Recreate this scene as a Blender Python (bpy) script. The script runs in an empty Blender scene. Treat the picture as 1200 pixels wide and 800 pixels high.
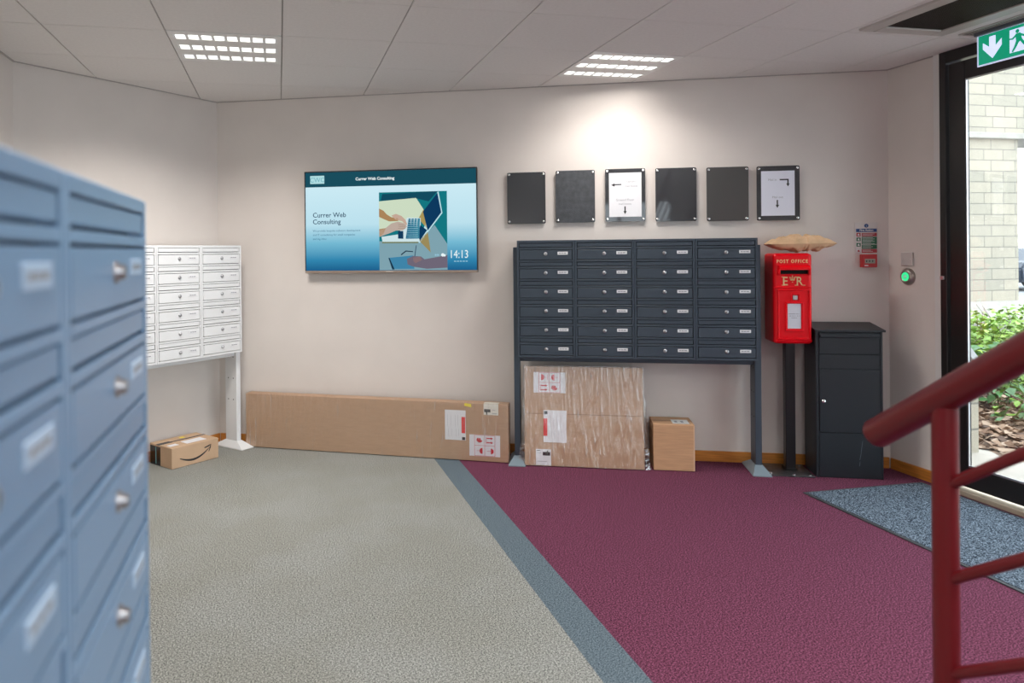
import bpy, bmesh, math, random
from mathutils import Vector, Matrix, noise
PI = math.pi
random.seed(7)
C = bpy.context.scene.collection
SC = bpy.context.scene

# ------------------------------------------------------------------ camera, world, exposure
cam_d = bpy.data.cameras.new('camera'); cam = bpy.data.objects.new('camera', cam_d); C.objects.link(cam)
CAMZ, CEIL = 1.46, 2.6335
YAW, PITCH, ROLL = math.radians(-11.817), math.radians(-.142), math.radians(.544)
FPX = 856.85
mY = Matrix.Rotation(YAW, 3, 'Z'); mP = Matrix.Rotation(PITCH, 3, 'X'); mR = Matrix.Rotation(ROLL, 3, 'Y')
M3 = mY @ mP @ mR
right, fwd, up = M3.col[0], M3.col[1], M3.col[2]
m4 = Matrix.Identity(4)
for i in range(3):
    m4[i][0] = right[i]; m4[i][1] = up[i]; m4[i][2] = -fwd[i]
m4.translation = (0, 0, CAMZ)
cam.matrix_world = m4
cam_d.sensor_width = 36; cam_d.lens = FPX / 1200 * 36
cam_d.shift_x = (600 - 505.97) / 1200; cam_d.shift_y = (297.07 - 400) / 1200
cam_d.clip_start = .01
cam_d.dof.use_dof = True; cam_d.dof.focus_distance = 4.8; cam_d.dof.aperture_fstop = 3.0
SC.camera = cam

SC.view_settings.view_transform = 'Standard'; SC.view_settings.look = 'None'
SC.view_settings.gamma = 1; SC.view_settings.use_curve_mapping = False
SC.view_settings.exposure = 0.28

world = bpy.data.worlds.new('sky'); SC.world = world; world.use_nodes = True
bgn = world.node_tree.nodes['Background']
bgn.inputs['Color'].default_value = (.86, .93, 1.0, 1); bgn.inputs['Strength'].default_value = 5.0
LAMP_W = 26.0          # each recessed luminaire
LAMP_COL = (1.0, .95, .90)

# ------------------------------------------------------------------ materials
MATS = {}
def nt_mat(name):
    m = bpy.data.materials.new(name); m.use_nodes = True
    return m, m.node_tree, m.node_tree.nodes['Principled BSDF']
def s2l(c):
    return tuple(((v/255)/12.92 if v/255 <= .04045 else ((v/255+.055)/1.055)**2.4) for v in c)
def mat(name, col, rough=.5, metal=0, var=.0, vscale=8, bump=.0, bscale=200, coat=0, spec=.5, stretch=None, srgb=False, emit=None, es=1):
    if name in MATS: return MATS[name]
    if srgb: col = s2l(col)
    m, nt, b = nt_mat(name)
    N, L = nt.nodes, nt.links
    b.inputs['Roughness'].default_value = rough; b.inputs['Metallic'].default_value = metal
    b.inputs['Coat Weight'].default_value = coat; b.inputs['Coat Roughness'].default_value = .08
    b.inputs['Specular IOR Level'].default_value = spec
    tc = N.new('ShaderNodeTexCoord'); mp = N.new('ShaderNodeMapping'); L.new(tc.outputs['Object'], mp.inputs['Vector'])
    if stretch: mp.inputs['Scale'].default_value = stretch
    if var:
        n = N.new('ShaderNodeTexNoise'); n.inputs['Scale'].default_value = vscale; n.inputs['Detail'].default_value = 6
        r = N.new('ShaderNodeValToRGB'); L.new(mp.outputs[0], n.inputs['Vector']); L.new(n.outputs['Fac'], r.inputs['Fac'])
        r.color_ramp.elements[0].position = .3; r.color_ramp.elements[1].position = .7
        r.color_ramp.elements[0].color = tuple(max(0, c*(1-var)) for c in col)+(1,)
        r.color_ramp.elements[1].color = tuple(min(1, c*(1+var)) for c in col)+(1,)
        L.new(r.outputs['Color'], b.inputs['Base Color'])
    else:
        b.inputs['Base Color'].default_value = tuple(col)+(1,)
    if bump:
        n2 = N.new('ShaderNodeTexNoise'); n2.inputs['Scale'].default_value = bscale; n2.inputs['Detail'].default_value = 4
        bp = N.new('ShaderNodeBump'); bp.inputs['Strength'].default_value = bump; bp.inputs['Distance'].default_value = .003
        L.new(mp.outputs[0], n2.inputs['Vector']); L.new(n2.outputs['Fac'], bp.inputs['Height']); L.new(bp.outputs[0], b.inputs['Normal'])
    if emit:
        b.inputs['Emission Color'].default_value = tuple(emit)+(1,); b.inputs['Emission Strength'].default_value = es
    MATS[name] = m; return m
def emis(name, col, strength=1, srgb=True):
    if name in MATS: return MATS[name]
    m = bpy.data.materials.new(name); m.use_nodes = True; nt = m.node_tree; nt.nodes.clear()
    o = nt.nodes.new('ShaderNodeOutputMaterial'); e = nt.nodes.new('ShaderNodeEmission'); nt.links.new(e.outputs[0], o.inputs[0])
    e.inputs[0].default_value = (s2l(col) if srgb else tuple(col))+(1,); e.inputs[1].default_value = strength
    MATS[name] = m; return m

def carpet(name, cols, scale=420, blot=None):
    m, nt, b = nt_mat(name); N, L = nt.nodes, nt.links
    b.inputs['Roughness'].default_value = 1; b.inputs['Specular IOR Level'].default_value = .1
    tc = N.new('ShaderNodeTexCoord')
    n = N.new('ShaderNodeTexNoise'); n.inputs['Scale'].default_value = scale; n.inputs['Detail'].default_value = 4; n.inputs['Roughness'].default_value = .8
    r = N.new('ShaderNodeValToRGB'); L.new(tc.outputs['Object'], n.inputs['Vector']); L.new(n.outputs['Fac'], r.inputs['Fac'])
    r.color_ramp.elements[0].position = .43; r.color_ramp.elements[0].color = s2l(cols[0])+(1,)
    r.color_ramp.elements[1].position = .57; r.color_ramp.elements[1].color = s2l(cols[-1])+(1,)
    if len(cols) == 3:
        e = r.color_ramp.elements.new(.5); e.color = s2l(cols[1])+(1,)
    out = r.outputs['Color']
    if blot:
        n3 = N.new('ShaderNodeTexNoise'); n3.inputs['Scale'].default_value = 2.2; n3.inputs['Detail'].default_value = 5
        r3 = N.new('ShaderNodeValToRGB'); L.new(tc.outputs['Object'], n3.inputs['Vector']); L.new(n3.outputs['Fac'], r3.inputs['Fac'])
        r3.color_ramp.elements[0].position = .42; r3.color_ramp.elements[1].position = .62
        r3.color_ramp.elements[0].color = tuple(blot)+(1,); r3.color_ramp.elements[1].color = (1, 1, 1, 1)
        mx = N.new('ShaderNodeMixRGB'); mx.blend_type = 'MULTIPLY'; mx.inputs[0].default_value = 1
        L.new(out, mx.inputs[1]); L.new(r3.outputs['Color'], mx.inputs[2]); out = mx.outputs[0]
    L.new(out, b.inputs['Base Color'])
    n2 = N.new('ShaderNodeTexVoronoi'); n2.inputs['Scale'].default_value = scale*.8
    bp = N.new('ShaderNodeBump'); bp.inputs['Strength'].default_value = .12; bp.inputs['Distance'].default_value = .002
    L.new(tc.outputs['Object'], n2.inputs['Vector']); L.new(n2.outputs['Distance'], bp.inputs['Height']); L.new(bp.outputs[0], b.inputs['Normal'])
    MATS[name] = m; return m

def stone(name):
    m, nt, b = nt_mat(name); N, L = nt.nodes, nt.links
    b.inputs['Roughness'].default_value = .9
    tc = N.new('ShaderNodeTexCoord'); sp = N.new('ShaderNodeSeparateXYZ'); cb = N.new('ShaderNodeCombineXYZ')
    L.new(tc.outputs['Object'], sp.inputs[0])
    ad = N.new('ShaderNodeMath'); ad.operation = 'ADD'; L.new(sp.outputs['X'], ad.inputs[0]); L.new(sp.outputs['Y'], ad.inputs[1])
    L.new(ad.outputs[0], cb.inputs['X']); L.new(sp.outputs['Z'], cb.inputs['Y'])
    br = N.new('ShaderNodeTexBrick'); L.new(cb.outputs[0], br.inputs['Vector'])
    br.inputs['Scale'].default_value = 1; br.inputs['Brick Width'].default_value = .50; br.inputs['Row Height'].default_value = .185
    br.inputs['Mortar Size'].default_value = .007; br.offset = .37; br.squash = .8; br.squash_frequency = 2
    br.inputs['Color1'].default_value = (.41, .375, .315, 1); br.inputs['Color2'].default_value = (.345, .325, .28, 1); br.inputs['Mortar'].default_value = (.20, .19, .175, 1)
    n = N.new('ShaderNodeTexNoise'); n.inputs['Scale'].default_value = 5; n.inputs['Detail'].default_value = 8; L.new(tc.outputs['Object'], n.inputs['Vector'])
    r = N.new('ShaderNodeValToRGB'); r.color_ramp.elements[0].color = (.88, .86, .82, 1); r.color_ramp.elements[1].color = (1.1, 1.08, 1.0, 1)
    L.new(n.outputs['Fac'], r.inputs['Fac'])
    mx = N.new('ShaderNodeMixRGB'); mx.blend_type = 'MULTIPLY'; mx.inputs[0].default_value = 1
    L.new(br.outputs['Color'], mx.inputs[1]); L.new(r.outputs['Color'], mx.inputs[2]); L.new(mx.outputs[0], b.inputs['Base Color'])
    bp = N.new('ShaderNodeBump'); bp.inputs['Strength'].default_value = .5; bp.inputs['Distance'].default_value = .02
    L.new(br.outputs['Fac'], bp.inputs['Height']); bp.invert = True; L.new(bp.outputs[0], b.inputs['Normal'])
    MATS[name] = m; return m

def film(name, amount=.16, streak=(60, 60, 3)):
    m = bpy.data.materials.new(name); m.use_nodes = True; nt = m.node_tree; nt.nodes.clear(); N, L = nt.nodes, nt.links
    o = N.new('ShaderNodeOutputMaterial'); t = N.new('ShaderNodeBsdfTransparent'); g = N.new('ShaderNodeBsdfGlossy'); d = N.new('ShaderNodeBsdfDiffuse')
    g.inputs['Roughness'].default_value = .14; d.inputs['Color'].default_value = (.8, .8, .8, 1)
    tc = N.new('ShaderNodeTexCoord'); mp = N.new('ShaderNodeMapping'); mp.inputs['Scale'].default_value = streak; L.new(tc.outputs['Object'], mp.inputs['Vector'])
    n = N.new('ShaderNodeTexNoise'); n.inputs['Scale'].default_value = 1; n.inputs['Detail'].default_value = 5; n.inputs['Distortion'].default_value = .4
    L.new(mp.outputs[0], n.inputs['Vector'])
    bp = N.new('ShaderNodeBump'); bp.inputs['Strength'].default_value = 1; bp.inputs['Distance'].default_value = .012
    L.new(n.outputs['Fac'], bp.inputs['Height']); L.new(bp.outputs[0], g.inputs['Normal'])
    r = N.new('ShaderNodeValToRGB'); r.color_ramp.elements[0].position = .62; r.color_ramp.elements[0].color = (0, 0, 0, 1)
    r.color_ramp.elements[1].position = .76; r.color_ramp.elements[1].color = (.42, .42, .42, 1)
    L.new(n.outputs['Fac'], r.inputs['Fac'])
    m1 = N.new('ShaderNodeMixShader'); L.new(r.outputs['Color'], m1.inputs[0]); L.new(t.outputs[0], m1.inputs[1]); L.new(d.outputs[0], m1.inputs[2])
    m2 = N.new('ShaderNodeMixShader'); m2.inputs[0].default_value = amount; L.new(m1.outputs[0], m2.inputs[1]); L.new(g.outputs[0], m2.inputs[2])
    L.new(m2.outputs[0], o.inputs[0]); MATS[name] = m; return m

def glass(name, tint=(.93, .96, .96), refl=.07):
    m = bpy.data.materials.new(name); m.use_nodes = True; nt = m.node_tree; nt.nodes.clear(); N, L = nt.nodes, nt.links
    o = N.new('ShaderNodeOutputMaterial'); t = N.new('ShaderNodeBsdfTransparent'); g = N.new('ShaderNodeBsdfGlossy')
    t.inputs[0].default_value = tint+(1,); g.inputs['Roughness'].default_value = .01
    m2 = N.new('ShaderNodeMixShader'); m2.inputs[0].default_value = refl
    L.new(t.outputs[0], m2.inputs[1]); L.new(g.outputs[0], m2.inputs[2]); L.new(m2.outputs[0], o.inputs[0]); MATS[name] = m; return m

wall_m = mat('wall_paint', (.70, .645, .605), .85, var=.03, vscale=3, bump=.25, bscale=260, spec=.3)
tile_m = mat('ceiling_tile', (.74, .71, .69), .95, var=.03, vscale=60, bump=.2, bscale=500, spec=.2)
tbar_m = mat('ceiling_tee', (.40, .37, .35), .6)
grey_carpet = carpet('grey_carpet', [(84, 86, 84), (136, 138, 134), (184, 185, 180)], 165, (.93, .92, .89))
strip_carpet = carpet('slate_carpet', [(56, 70, 80), (90, 104, 113), (126, 139, 147)], 170)
red_carpet = carpet('burgundy_carpet', [(46, 22, 36), (96, 48, 68), (144, 84, 110)], 165)
mat_m = carpet('entrance_mat_pile', [(20, 28, 38), (56, 70, 86), (150, 166, 180)], 170)
oak = mat('varnished_wood', (.52, .20, .035), .35, var=.25, vscale=6, stretch=(1, 1, 14), coat=.3)
white_trim = mat('white_trim', (.70, .68, .66), .5)
blk_alu = mat('black_aluminium', (.012, .010, .010), .35)
silver_alu = mat('silver_aluminium', (.65, .66, .68), .3, 1)
chrome = mat('chrome', (.8, .8, .8), .15, 1)
dark_steel = mat('anthracite_paint', (.042, .060, .082), .45)
gap_shade = mat('inside_shade', (.012, .014, .018), .8)  # near-black colour standing in for shade inside gaps and openings
white_steel = mat('white_paint_steel', (.78, .79, .80), .38)
blue_steel = mat('blue_grey_paint', (.20, .33, .50), .32)
label_w = mat('label_card', (.80, .80, .82), .4)
label_b = mat('grey_ink', (.32, .33, .36), .6)
ink = mat('black_ink', (.02, .02, .022), .6)
red_ink = mat('red_ink', (.62, .02, .03), .5)
card = mat('cardboard', (.50, .315, .195), .75, var=.06, vscale=10, bump=.1, bscale=60, stretch=(1, 1, 9))
card2 = mat('cardboard_small', (.55, .32, .175), .75, var=.10, vscale=7, bump=.3, bscale=12, stretch=(1, 1, 16))
card_edge = mat('cardboard_pale', (.66, .45, .30), .8, var=.06)
amz_card = mat('cardboard_tan', (.56, .38, .245), .75, var=.05)
blk_tape = mat('black_tape', (.015, .016, .02), .25)
paper = mat('white_paper', (.80, .80, .83), .6)
yellow = mat('yellow_sticker', (.85, .70, .02), .5)
pillar_red = mat('pillar_box_red', (.82, .001, .009), .30, spec=.28)
gold = mat('gold_paint', (.80, .58, .28), .45)
kraft = mat('kraft_paper', (.66, .43, .25), .75, var=.18, vscale=9)
black_gloss = mat('black_acrylic', (.045, .047, .052), .04, spec=.6)
black_matte = mat('dark_slate_panel', (.055, .06, .068), .55, var=.25, vscale=30, bump=.5, bscale=120)
black_steel = mat('black_steel', (.010, .014, .019), .42, bump=.08, bscale=50)
black_post = mat('black_post_paint', (.006, .006, .007), .35)
plate_steel = mat('dark_base_plate', (.10, .10, .11), .3, .7, var=.3, vscale=20)
rail_red = mat('oxblood_paint', (.118, .006, .009), .32, spec=.26)
leaf1 = mat('bright_leaf', (.17, .30, .035), .5, var=.4, vscale=3)
leaf2 = mat('deep_leaf', (.045, .14, .03), .45, var=.4, vscale=5)
twig = mat('twig', (.10, .06, .035), .9)
mulch_m = mat('bark_mulch', (.20, .13, .09), .95, var=.6, vscale=25)
paving = mat('pale_paving', (.42, .38, .33), .85, var=.1, vscale=3)
tarmac = mat('tarmac', (.25, .26, .27), .9, var=.2, vscale=20)
stone_m = stone('coursed_stone'); stone_s = mat('dressed_stone', (.38, .36, .32), .85, var=.12, vscale=4)
film_m = film('stretch_film', .17, (45, 45, 2.2)); film_box = film('stretch_film_light', .17, (40, 40, 3))
glass_m = glass('clear_glass', (.86, .88, .88))
green_led = emis('green_glow', (60, 235, 150), .9)

# ------------------------------------------------------------------ mesh builder
class MB:
    def __init__(s): s.v = []; s.f = []; s.mi = []; s.ms = []; s.sm = []; s.x = Matrix.Identity(4)
    def at(s, m): s.x = m; return s
    def _m(s, m):
        if m not in s.ms: s.ms.append(m)
        return s.ms.index(m)
    def raw(s, vs, fs, m, smooth=False):
        b = len(s.v); s.v += [tuple(s.x @ Vector(p)) for p in vs]; k = s._m(m)
        for f in fs: s.f.append([i+b for i in f]); s.mi.append(k); s.sm.append(smooth)
        return s
    def bm(s, bm, m, smooth=False):
        bm.verts.index_update()
        s.raw([v.co.copy() for v in bm.verts], [[v.index for v in f.verts] for f in bm.faces], m, smooth); bm.free(); return s
    def box(s, x0, x1, y0, y1, z0, z1, m, bev=0, seg=1):
        bm = bmesh.new(); bmesh.ops.create_cube(bm, size=1)
        for v in bm.verts:
            v.co = ((x0+x1)/2+v.co.x*(x1-x0), (y0+y1)/2+v.co.y*(y1-y0), (z0+z1)/2+v.co.z*(z1-z0))
        if bev: bmesh.ops.bevel(bm, geom=bm.edges[:], offset=bev, segments=seg, affect='EDGES', profile=.5)
        return s.bm(bm, m)
    def prism(s, pts, y0, y1, m, bev=0):           # outline in x,z ; thickness y0 (front) .. y1
        n = len(pts); vs = [(x, y0, z) for x, z in pts]+[(x, y1, z) for x, z in pts]
        fs = [list(range(n)), list(range(2*n-1, n-1, -1))]+[[i, i+n, (i+1) % n+n, (i+1) % n] for i in range(n)]
        bm = bmesh.new(); bv = [bm.verts.new(v) for v in vs]
        for f in fs: bm.faces.new([bv[i] for i in f])
        bmesh.ops.recalc_face_normals(bm, faces=bm.faces[:])
        if bev: bmesh.ops.bevel(bm, geom=bm.edges[:], offset=bev, segments=2, affect='EDGES')
        return s.bm(bm, m)
    def flat(s, pts, y, m): return s.raw([(x, y, z) for x, z in pts], [list(range(len(pts)))], m)
    def rect(s, x0, x1, z0, z1, y, m): return s.flat([(x0, z0), (x1, z0), (x1, z1), (x0, z1)], y, m)
    def disc(s, cx, cz, r, y, m, n=20, rz=None):
        rz = rz or r
        return s.flat([(cx+r*math.cos(2*PI*i/n), cz+rz*math.sin(2*PI*i/n)) for i in range(n)], y, m)
    def tube(s, p0, p1, r, m, n=16, r1=None, cap=True, bev=0):
        p0, p1 = Vector(p0), Vector(p1); d = (p1-p0); L = d.length; q = d.to_track_quat('Z', 'Y'); r1 = r if r1 is None else r1
        prof = [(0, r*1.0 if not bev else r-bev)]
        if bev: prof += [(bev*.3, r-bev*.3), (bev, r), (L-bev, r1), (L-bev*.3, r1-bev*.3), (L, r1-bev)]
        else: prof += [(L, r1)]
        vs = []; fs = []
        for z, rr in prof:
            for i in range(n): vs.append(p0+q@Vector((rr*math.cos(2*PI*i/n), rr*math.sin(2*PI*i/n), z)))
        for k in range(len(prof)-1):
            for i in range(n): fs.append([k*n+i, k*n+(i+1) % n, (k+1)*n+(i+1) % n, (k+1)*n+i])
        s.raw(vs, fs, m, True)
        if cap: s.raw(vs[:n], [list(range(n))[::-1]], m); s.raw(vs[-n:], [list(range(n))], m)
        return s
    def lathe(s, prof, m, n=24, axis='y', c=(0, 0, 0)):   # prof (t, r) along -y from c
        vs = []; fs = []
        for t, r in prof:
            for i in range(n): vs.append((c[0]+r*math.cos(2*PI*i/n), c[1]-t, c[2]+r*math.sin(2*PI*i/n)))
        for k in range(len(prof)-1):
            for i in range(n): fs.append([k*n+i, k*n+(i+1) % n, (k+1)*n+(i+1) % n, (k+1)*n+i])
        fs.append([(len(prof)-1)*n+i for i in range(n)])
        return s.raw(vs, fs, m, True)
    def text(s, body, x, z, size, y, m, align='LEFT', ext=0, bold=0, sx=1, sp=1):
        cu = bpy.data.curves.new('t', 'FONT'); cu.body = body; cu.size = size; cu.align_x = align; cu.extrude = ext; cu.offset = bold; cu.space_character = sp
        cu.resolution_u = 3
        o = bpy.data.objects.new('t', cu); C.objects.link(o)
        me = bpy.data.meshes.new_from_object(o)
        vs = [(x+v.co.x*sx, y-v.co.z, z+v.co.y) for v in me.vertices]; fs = [list(p.vertices) for p in me.polygons]
        s.raw(vs, fs, m)
        bpy.data.objects.remove(o); bpy.data.curves.remove(cu); bpy.data.meshes.remove(me); return s
    def build(s, name, parent=None, loc=None):
        me = bpy.data.meshes.new(name); me.from_pydata(s.v, [], s.f)
        for m in s.ms: me.materials.append(m)
        me.polygons.foreach_set('material_index', s.mi); me.polygons.foreach_set('use_smooth', s.sm); me.update()
        o = bpy.data.objects.new(name, me); C.objects.link(o)
        if parent: o.parent = parent
        if loc: o.location = loc
        return o
def thing(name, label, cat, loc=(0, 0, 0), rz=0, group=None):
    o = bpy.data.objects.new(name, None); C.objects.link(o); o.location = loc; o.rotation_euler = (0, 0, rz); o.empty_display_size = .1
    o['label'] = label; o['category'] = cat
    if group: o['group'] = group
    return o
def struct(o): o['kind'] = 'structure'; return o
def dup(root, loc, rz, label, group=None):
    r = root.copy(); C.objects.link(r); r.location = loc; r.rotation_euler = (0, 0, rz); r['label'] = label
    if group: r['group'] = group
    for ch in list(root.children):
        c = ch.copy(); C.objects.link(c); c.parent = r
        for g in ch.children:
            d = g.copy(); C.objects.link(d); d.parent = c
    return r

# ------------------------------------------------------------------ room plan
A = Vector((-.459, 5.892)); B = Vector((3.953, 4.118)); D = Vector((-1.561, 4.835))
XR = 3.953; YS = -3.2
U = (B-A).normalized(); NB = Vector((U.y, -U.x))          # along back wall, towards the room
UL = (A-D).normalized(); NL = Vector((UL.y, -UL.x))
RZB = math.atan2(U.y, U.x); RZL = math.atan2(UL.y, UL.x); RZR = -PI/2; RZW = PI/2
def bw(s, off, z=0): p = A+U*s+NB*off; return (p.x, p.y, z)          # back wall: s from left corner
def lw(s, off, z=0): p = A-UL*s+NL*off; return (p.x, p.y, z)         # oblique left wall: s from the corner, leftwards
def rw(y, off, z=0): return (XR-off, y, z)

JY, JG = 3.764, 3.717      # end of plaster, start of black frame
def wall_box(name, p, q, h=CEIL, t=.12, z0=0):
    p, q = Vector(p), Vector(q); u = (q-p); L = u.length; rz = math.atan2(u.y, u.x)
    o = MB().box(0, L, 0, t, z0, h+.2, wall_m).build(name); o.location = (p.x, p.y, 0); o.rotation_euler = (0, 0, rz); return struct(o)
wall_box('wall_back', A, B); wall_box('wall_left_oblique', D, A); wall_box('wall_left', (D.x, YS), D)
f = MB()
f.box(D.x-.12, -1.15, YS-.12, YS, 0, CEIL+.2, wall_m); f.box(.75, XR, YS-.12, YS, 0, CEIL+.2, wall_m)
f.box(-1.15, .75, YS-.12, YS, 0, .85, wall_m); f.box(-1.15, .75, YS-.12, YS, 2.35, CEIL+.2, wall_m)
struct(f.build('wall_front'))
wall_box('wall_right', B, (XR, JY))
# floor of three carpets (laid as separate pieces)
def floor_piece(name, poly, m):
    mb = MB(); n = len(poly)
    mb.raw([(x, y, 0) for x, y in poly]+[(x, y, -.03) for x, y in poly], [list(range(n)), list(range(2*n-1, n-1, -1))]+[[i, i+n, (i+1) % n+n, (i+1) % n][::-1] for i in range(n)], m)
    return struct(mb.build(name))
def yb(x): return A.y+(B.y-A.y)*(x-A.x)/(B.x-A.x)
S0, S1 = 1.060, 1.222
floor_piece('floor', [(D.x, YS), (S0, YS), (S0, yb(S0)), (A.x, A.y), (D.x, D.y)], grey_carpet)
floor_piece('floor_border', [(S0, YS), (S1, YS), (S1, yb(S1)), (S0, yb(S0))], strip_carpet)
floor_piece('floor_entrance', [(S1, YS), (XR+.1, YS), (XR+.1, B.y), (B.x, B.y), (S1, yb(S1))], red_carpet)

# ceiling: tiles with real gaps over tee bars, clipped to the room outline
GX, GY = -1.171, 3.433
room = [(D.x, YS), (XR, YS), (B.x, B.y), (A.x, A.y), (D.x, D.y)]
skip = []
def cell(i, j): return (GX+.6*i, GX+.6*i+.6, GY+.6*j, GY+.6*j+.6)
L1, L2 = (1, 1), (5, 1)
lamps = [L1, L2, (1, -5), (5, -5), (1, -9), (5, -9)]
VX0, VX1, VY0, VY1 = 3.09, 3.565, 2.05, 3.345      # air grille
SL = (3.70, 3.78, 1.8, 3.36)                        # slot diffuser
bm = bmesh.new()
for i in range(-1, 9):
    for j in range(-12, 5):
        if (i, j) in lamps: continue
        x0, x1, y0, y1 = cell(i, j)
        if i == 7 and -2 <= j <= -1: continue
        g, h = .0035, .002
        g0, g1 = x0+g, x1-g; h0, h1 = y0+h, y1-h
        vs = [bm.verts.new(p) for p in [(g0, h0, CEIL), (g1, h0, CEIL), (g1, h1, CEIL), (g0, h1, CEIL), (g0, h0, CEIL+.012), (g1, h0, CEIL+.012), (g1, h1, CEIL+.012), (g0, h1, CEIL+.012)]]
        for f in [(3, 2, 1, 0), (4, 5, 6, 7), (0, 1, 5, 4), (1, 2, 6, 5), (2, 3, 7, 6), (3, 0, 4, 7)]: bm.faces.new([vs[k] for k in f])
# ring around the air grille (cells 7,-1 and 7,-2 replaced)
def bmbox(x0, x1, y0, y1):
    vs = [bm.verts.new(p) for p in [(x0, y0, CEIL), (x1, y0, CEIL), (x1, y1, CEIL), (x0, y1, CEIL), (x0, y0, CEIL+.012), (x1, y0, CEIL+.012), (x1, y1, CEIL+.012), (x0, y1, CEIL+.012)]]
    for f in [(3, 2, 1, 0), (4, 5, 6, 7), (0, 1, 5, 4), (1, 2, 6, 5), (2, 3, 7, 6), (3, 0, 4, 7)]: bm.faces.new([vs[k] for k in f])
cx0, cx1 = cell(7, 0)[0]+.0035, cell(7, 0)[1]-.0035
bmbox(cx0, VX0-.02, 2.235, 3.431); bmbox(VX1+.02, cx1, 2.235, 3.431); bmbox(VX0-.02, VX1+.02, VY1+.02, 3.431)
def clip_room(bm):
    for k in range(len(room)):
        p = Vector(room[k]); q = Vector(room[(k+1) % len(room)]); e = (q-p).normalized(); nrm = Vector((e.y, -e.x, 0))
        bmesh.ops.bisect_plane(bm, geom=bm.verts[:]+bm.edges[:]+bm.faces[:], plane_co=(p.x, p.y, 0), plane_no=nrm, clear_outer=True)
clip_room(bm)
struct(MB().bm(bm, tile_m).build('ceiling'))
bm = bmesh.new()
def barbox(x0, x1, y0, y1, z0, z1):
    vs = [bm.verts.new(p) for p in [(x0, y0, z0), (x1, y0, z0), (x1, y1, z0), (x0, y1, z0), (x0, y0, z1), (x1, y0, z1), (x1, y1, z1), (x0, y1, z1)]]
    for f in [(3, 2, 1, 0), (4, 5, 6, 7), (0, 1, 5, 4), (1, 2, 6, 5), (2, 3, 7, 6), (3, 0, 4, 7)]: bm.faces.new([vs[k] for k in f])
for i in range(0, 9): barbox(GX+.6*i-.007, GX+.6*i+.007, YS, 6.2, CEIL+.008, CEIL+.030)
for j in range(-11, 5): barbox(D.x, XR, GY+.6*j-.006, GY+.6*j+.006, CEIL+.009, CEIL+.030)
clip_room(bm)
struct(MB().bm(bm, tbar_m).build('ceiling_grid'))
mb = MB(); n = len(room)
mb.raw([(x, y, CEIL+.12) for x, y in room]+[(x, y, CEIL+.20) for x, y in room], [list(range(n))[::-1], list(range(n, 2*n))]+[[i, i+n, (i+1) % n+n, (i+1) % n] for i in range(n)], tbar_m)
struct(mb.build('ceiling_void'))
# perimeter angle along the walls, a grey strip drawn for the dark shadow line
mb = MB()
for p, q in ((A, B), (D, A), (Vector((D.x, YS)), D), (B, Vector((XR, JY)))):
    u = (q-p).normalized(); mb.at(Matrix.Translation((p.x, p.y, 0)) @ Matrix.Rotation(math.atan2(u.y, u.x), 4, 'Z'))
    mb.box(0.0, (q-p).length, -.014, 0, CEIL-.004, CEIL+.004, tbar_m)
struct(mb.build('trim_1'))

def base(name, p, q, e0=0, e1=0):
    p, q = Vector(p), Vector(q); u = (q-p)
    o = MB().box(e0, u.length-e1, -.014, 0, 0, .072, oak, .002).build(name); o.location = (p.x, p.y, 0); o.rotation_euler = (0, 0, math.atan2(u.y, u.x)); return struct(o)
base('baseboard_back', A, B, .01, .012); base('baseboard_left_oblique', D, A, .005, .01); base('baseboard_left', (D.x, YS), D); base('baseboard_right', B, (XR, JY), .014)

# ------------------------------------------------------------------ glazed entrance side (right wall)
struct(MB().box(XR-.012, XR+.12, JG, JY, 0, CEIL, white_trim, .002).build('trim_2'))
fr = MB()
fr.box(XR-.02, XR+.10, JG-.045, JG, 0.0, CEIL, blk_alu, .003)
fr.box(XR-.02, XR+.10, YS, JG-.045, 2.565, CEIL, blk_alu, .003)
for y in (2.58, 1.4, .2, -1.0, -2.2): fr.box(XR-.02, XR+.10, y-.03, y+.03, 0, 2.565, blk_alu, .003)
struct(fr.build('trim_3'))
struct(MB().box(XR-.045, XR+.12, YS, JG, 0, .030, mat('sill_strip', (.50, .43, .33), .5, .3), .003).build('trim_4'))
# door leaf
leafY0, leafY1 = 2.62, 3.665
door = struct(bpy.data.objects.new('door_1', None)); C.objects.link(door); door.location = (XR, 0, 0)
d = MB(); x0, x1 = -.004, .028
d.box(x0, x1, leafY1-.106, leafY1, .045, 2.555, blk_alu, .003); d.box(x0, x1, leafY0, leafY0+.118, .045, 2.555, blk_alu, .003)
d.box(x0, x1, leafY0+.118, leafY1-.106, .045, .166, blk_alu, .003); d.box(x0, x1, leafY0+.118, leafY1-.106, 2.445, 2.555, blk_alu, .003)
d.build('door_frame', door)
d = MB()
for (a, b_, c_, e) in ((leafY1-.111, leafY1-.106, .166, 2.445), (leafY0+.118, leafY0+.128, .166, 2.445)): d.box(.0, .010, a, b_, c_, e, silver_alu)
d.box(0, .010, leafY0+.128, leafY1-.111, .166, .176, silver_alu); d.box(0, .010, leafY0+.128, leafY1-.111, 2.437, 2.445, silver_alu)
d.build('glazing_bead', door)
MB().box(.010, .018, leafY0+.12, leafY1-.107, .168, 2.443, glass_m).build('pane', door)
MB().box(-.030, -.004, JG-.03, JG-.005, 1.262, 1.285, silver_alu, .003).build('door_catch', door)
h = MB().tube((-.06, leafY0+.17, .9), (-.06, leafY0+.17, 1.4), .014, silver_alu); h.tube((-.06, leafY0+.17, .95), (0, leafY0+.17, .95), .01, silver_alu); h.tube((-.06, leafY0+.17, 1.35), (0, leafY0+.17, 1.35), .01, silver_alu)
h.build('door_handle', door)
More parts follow.
